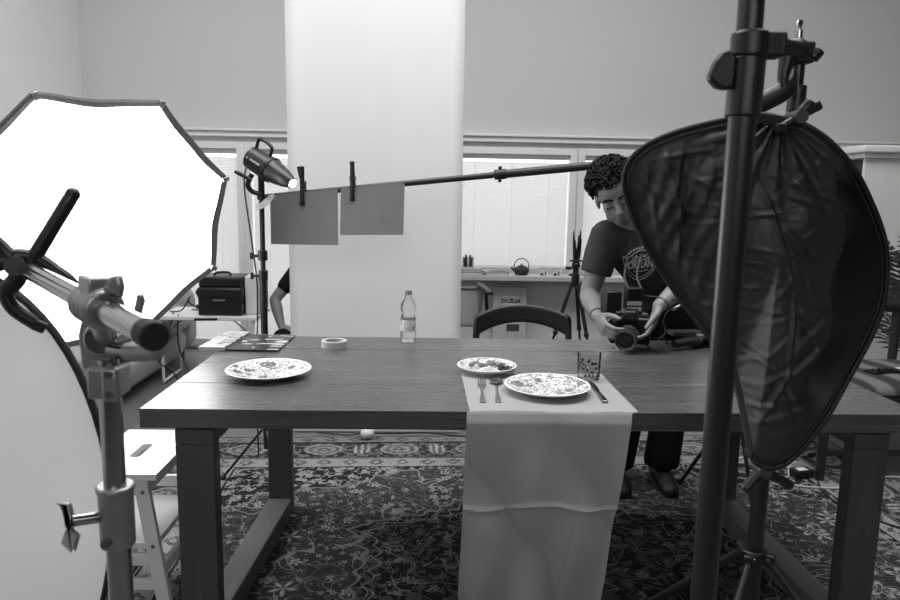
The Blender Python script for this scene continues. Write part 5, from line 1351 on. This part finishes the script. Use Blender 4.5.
while k < 8:
    w = .05 + .05 * hsh(k, 9); hgt = .23 + .06 * hsh(k, 4)
    single(MB().bb(3.16, 3.36, y, y + w - .002, 1.363, 1.363 + hgt), 'book', mat('book_spine', tones[k], .6, var=.02), '%s upright book on the side shelf of the bookcase' % words[k], 'book', 'books on the bookcase shelf', bevel=.003)
    y += w; k += 1
# cables and plugs on the rug
RZ = .003
for nm, mt, r, pts, lb in (
    ('black_cable', 'cable', .004, [(-.62, 3.80, .004), (-.45, 3.75, .005), (-.36, 3.74, .02), (-.30, 3.74, .02), (-.15, 3.78, .006), (.0, 3.80, .005), (.14, 3.76, .005), (.35, 3.73, .005)], 'thin black cable running along the backdrop foot'),
    ('white_cable', 'cablew', .0045, [(1.62, 3.42, .006), (1.75, 3.46, .006), (1.86, 3.40, .006), (1.80, 3.22, .006), (1.72, 3.12, .006), (1.9, 3.06, .006), (2.2, 3.10, .006)], 'white cable curling on the rug by the power adapter'),
    ('white_cable', 'cablew', .0045, [(2.15, 3.16, .006), (2.3, 3.20, .006), (2.5, 3.16, .006), (2.7, 3.2, .006)], 'white cable lying on the rug at the right edge'),
    ('black_cable', 'cable', .006, [(2.0, 3.45, .007), (2.15, 3.5, .007), (2.28, 3.42, .007), (2.2, 3.3, .007), (2.05, 3.34, .007), (2.02, 3.46, .012), (2.2, 3.55, .007)], 'coiled black cable under the armchair'),
    ('black_cable', 'cable', .004, [(1.92, 3.18, .005), (1.85, 2.95, .005), (1.95, 2.7, .005), (2.2, 2.5, .005)], 'black cable trailing forward from the power adapter')):
    single(MB().tube(crom(pts, 8), r, 6), nm, mt, lb, 'cable', 'cables on the floor', smooth=True)
pa = thing('power_adapter', 'black power adapter with white plug on the rug', 'adapter', (1.91, 3.22, 0))
MB().box((1.855, 3.205, .024), (.10, .06, .036), (0, 0, .2)).build('adapter_body', 'black', pa, bevel=.006)
MB().box((1.85, 3.20, .043), (.05, .035, .001), (0, 0, .2)).build('label_sticker', 'whiteplastic', pa)
MB().box((1.845, 3.295, .03), (.045, .045, .05), (0, .2, .4)).build('white_plug', 'whiteplastic', pa, bevel=.01)
pb2 = thing('round_plug', 'round white plug on the cable at the rug edge', 'plug', (-.325, 3.70, 0))
MB().ell((-.325, 3.70, .036), (.038, .034, .032), None, 20, 14).build('plug_ball', 'whiteplastic', pb2, smooth=True)
MB().cyl((-.345, 3.715, .055), (-.375, 3.73, .075), .010, n=10).build('cable_sleeve', 'black', pb2, smooth=True)
#--END
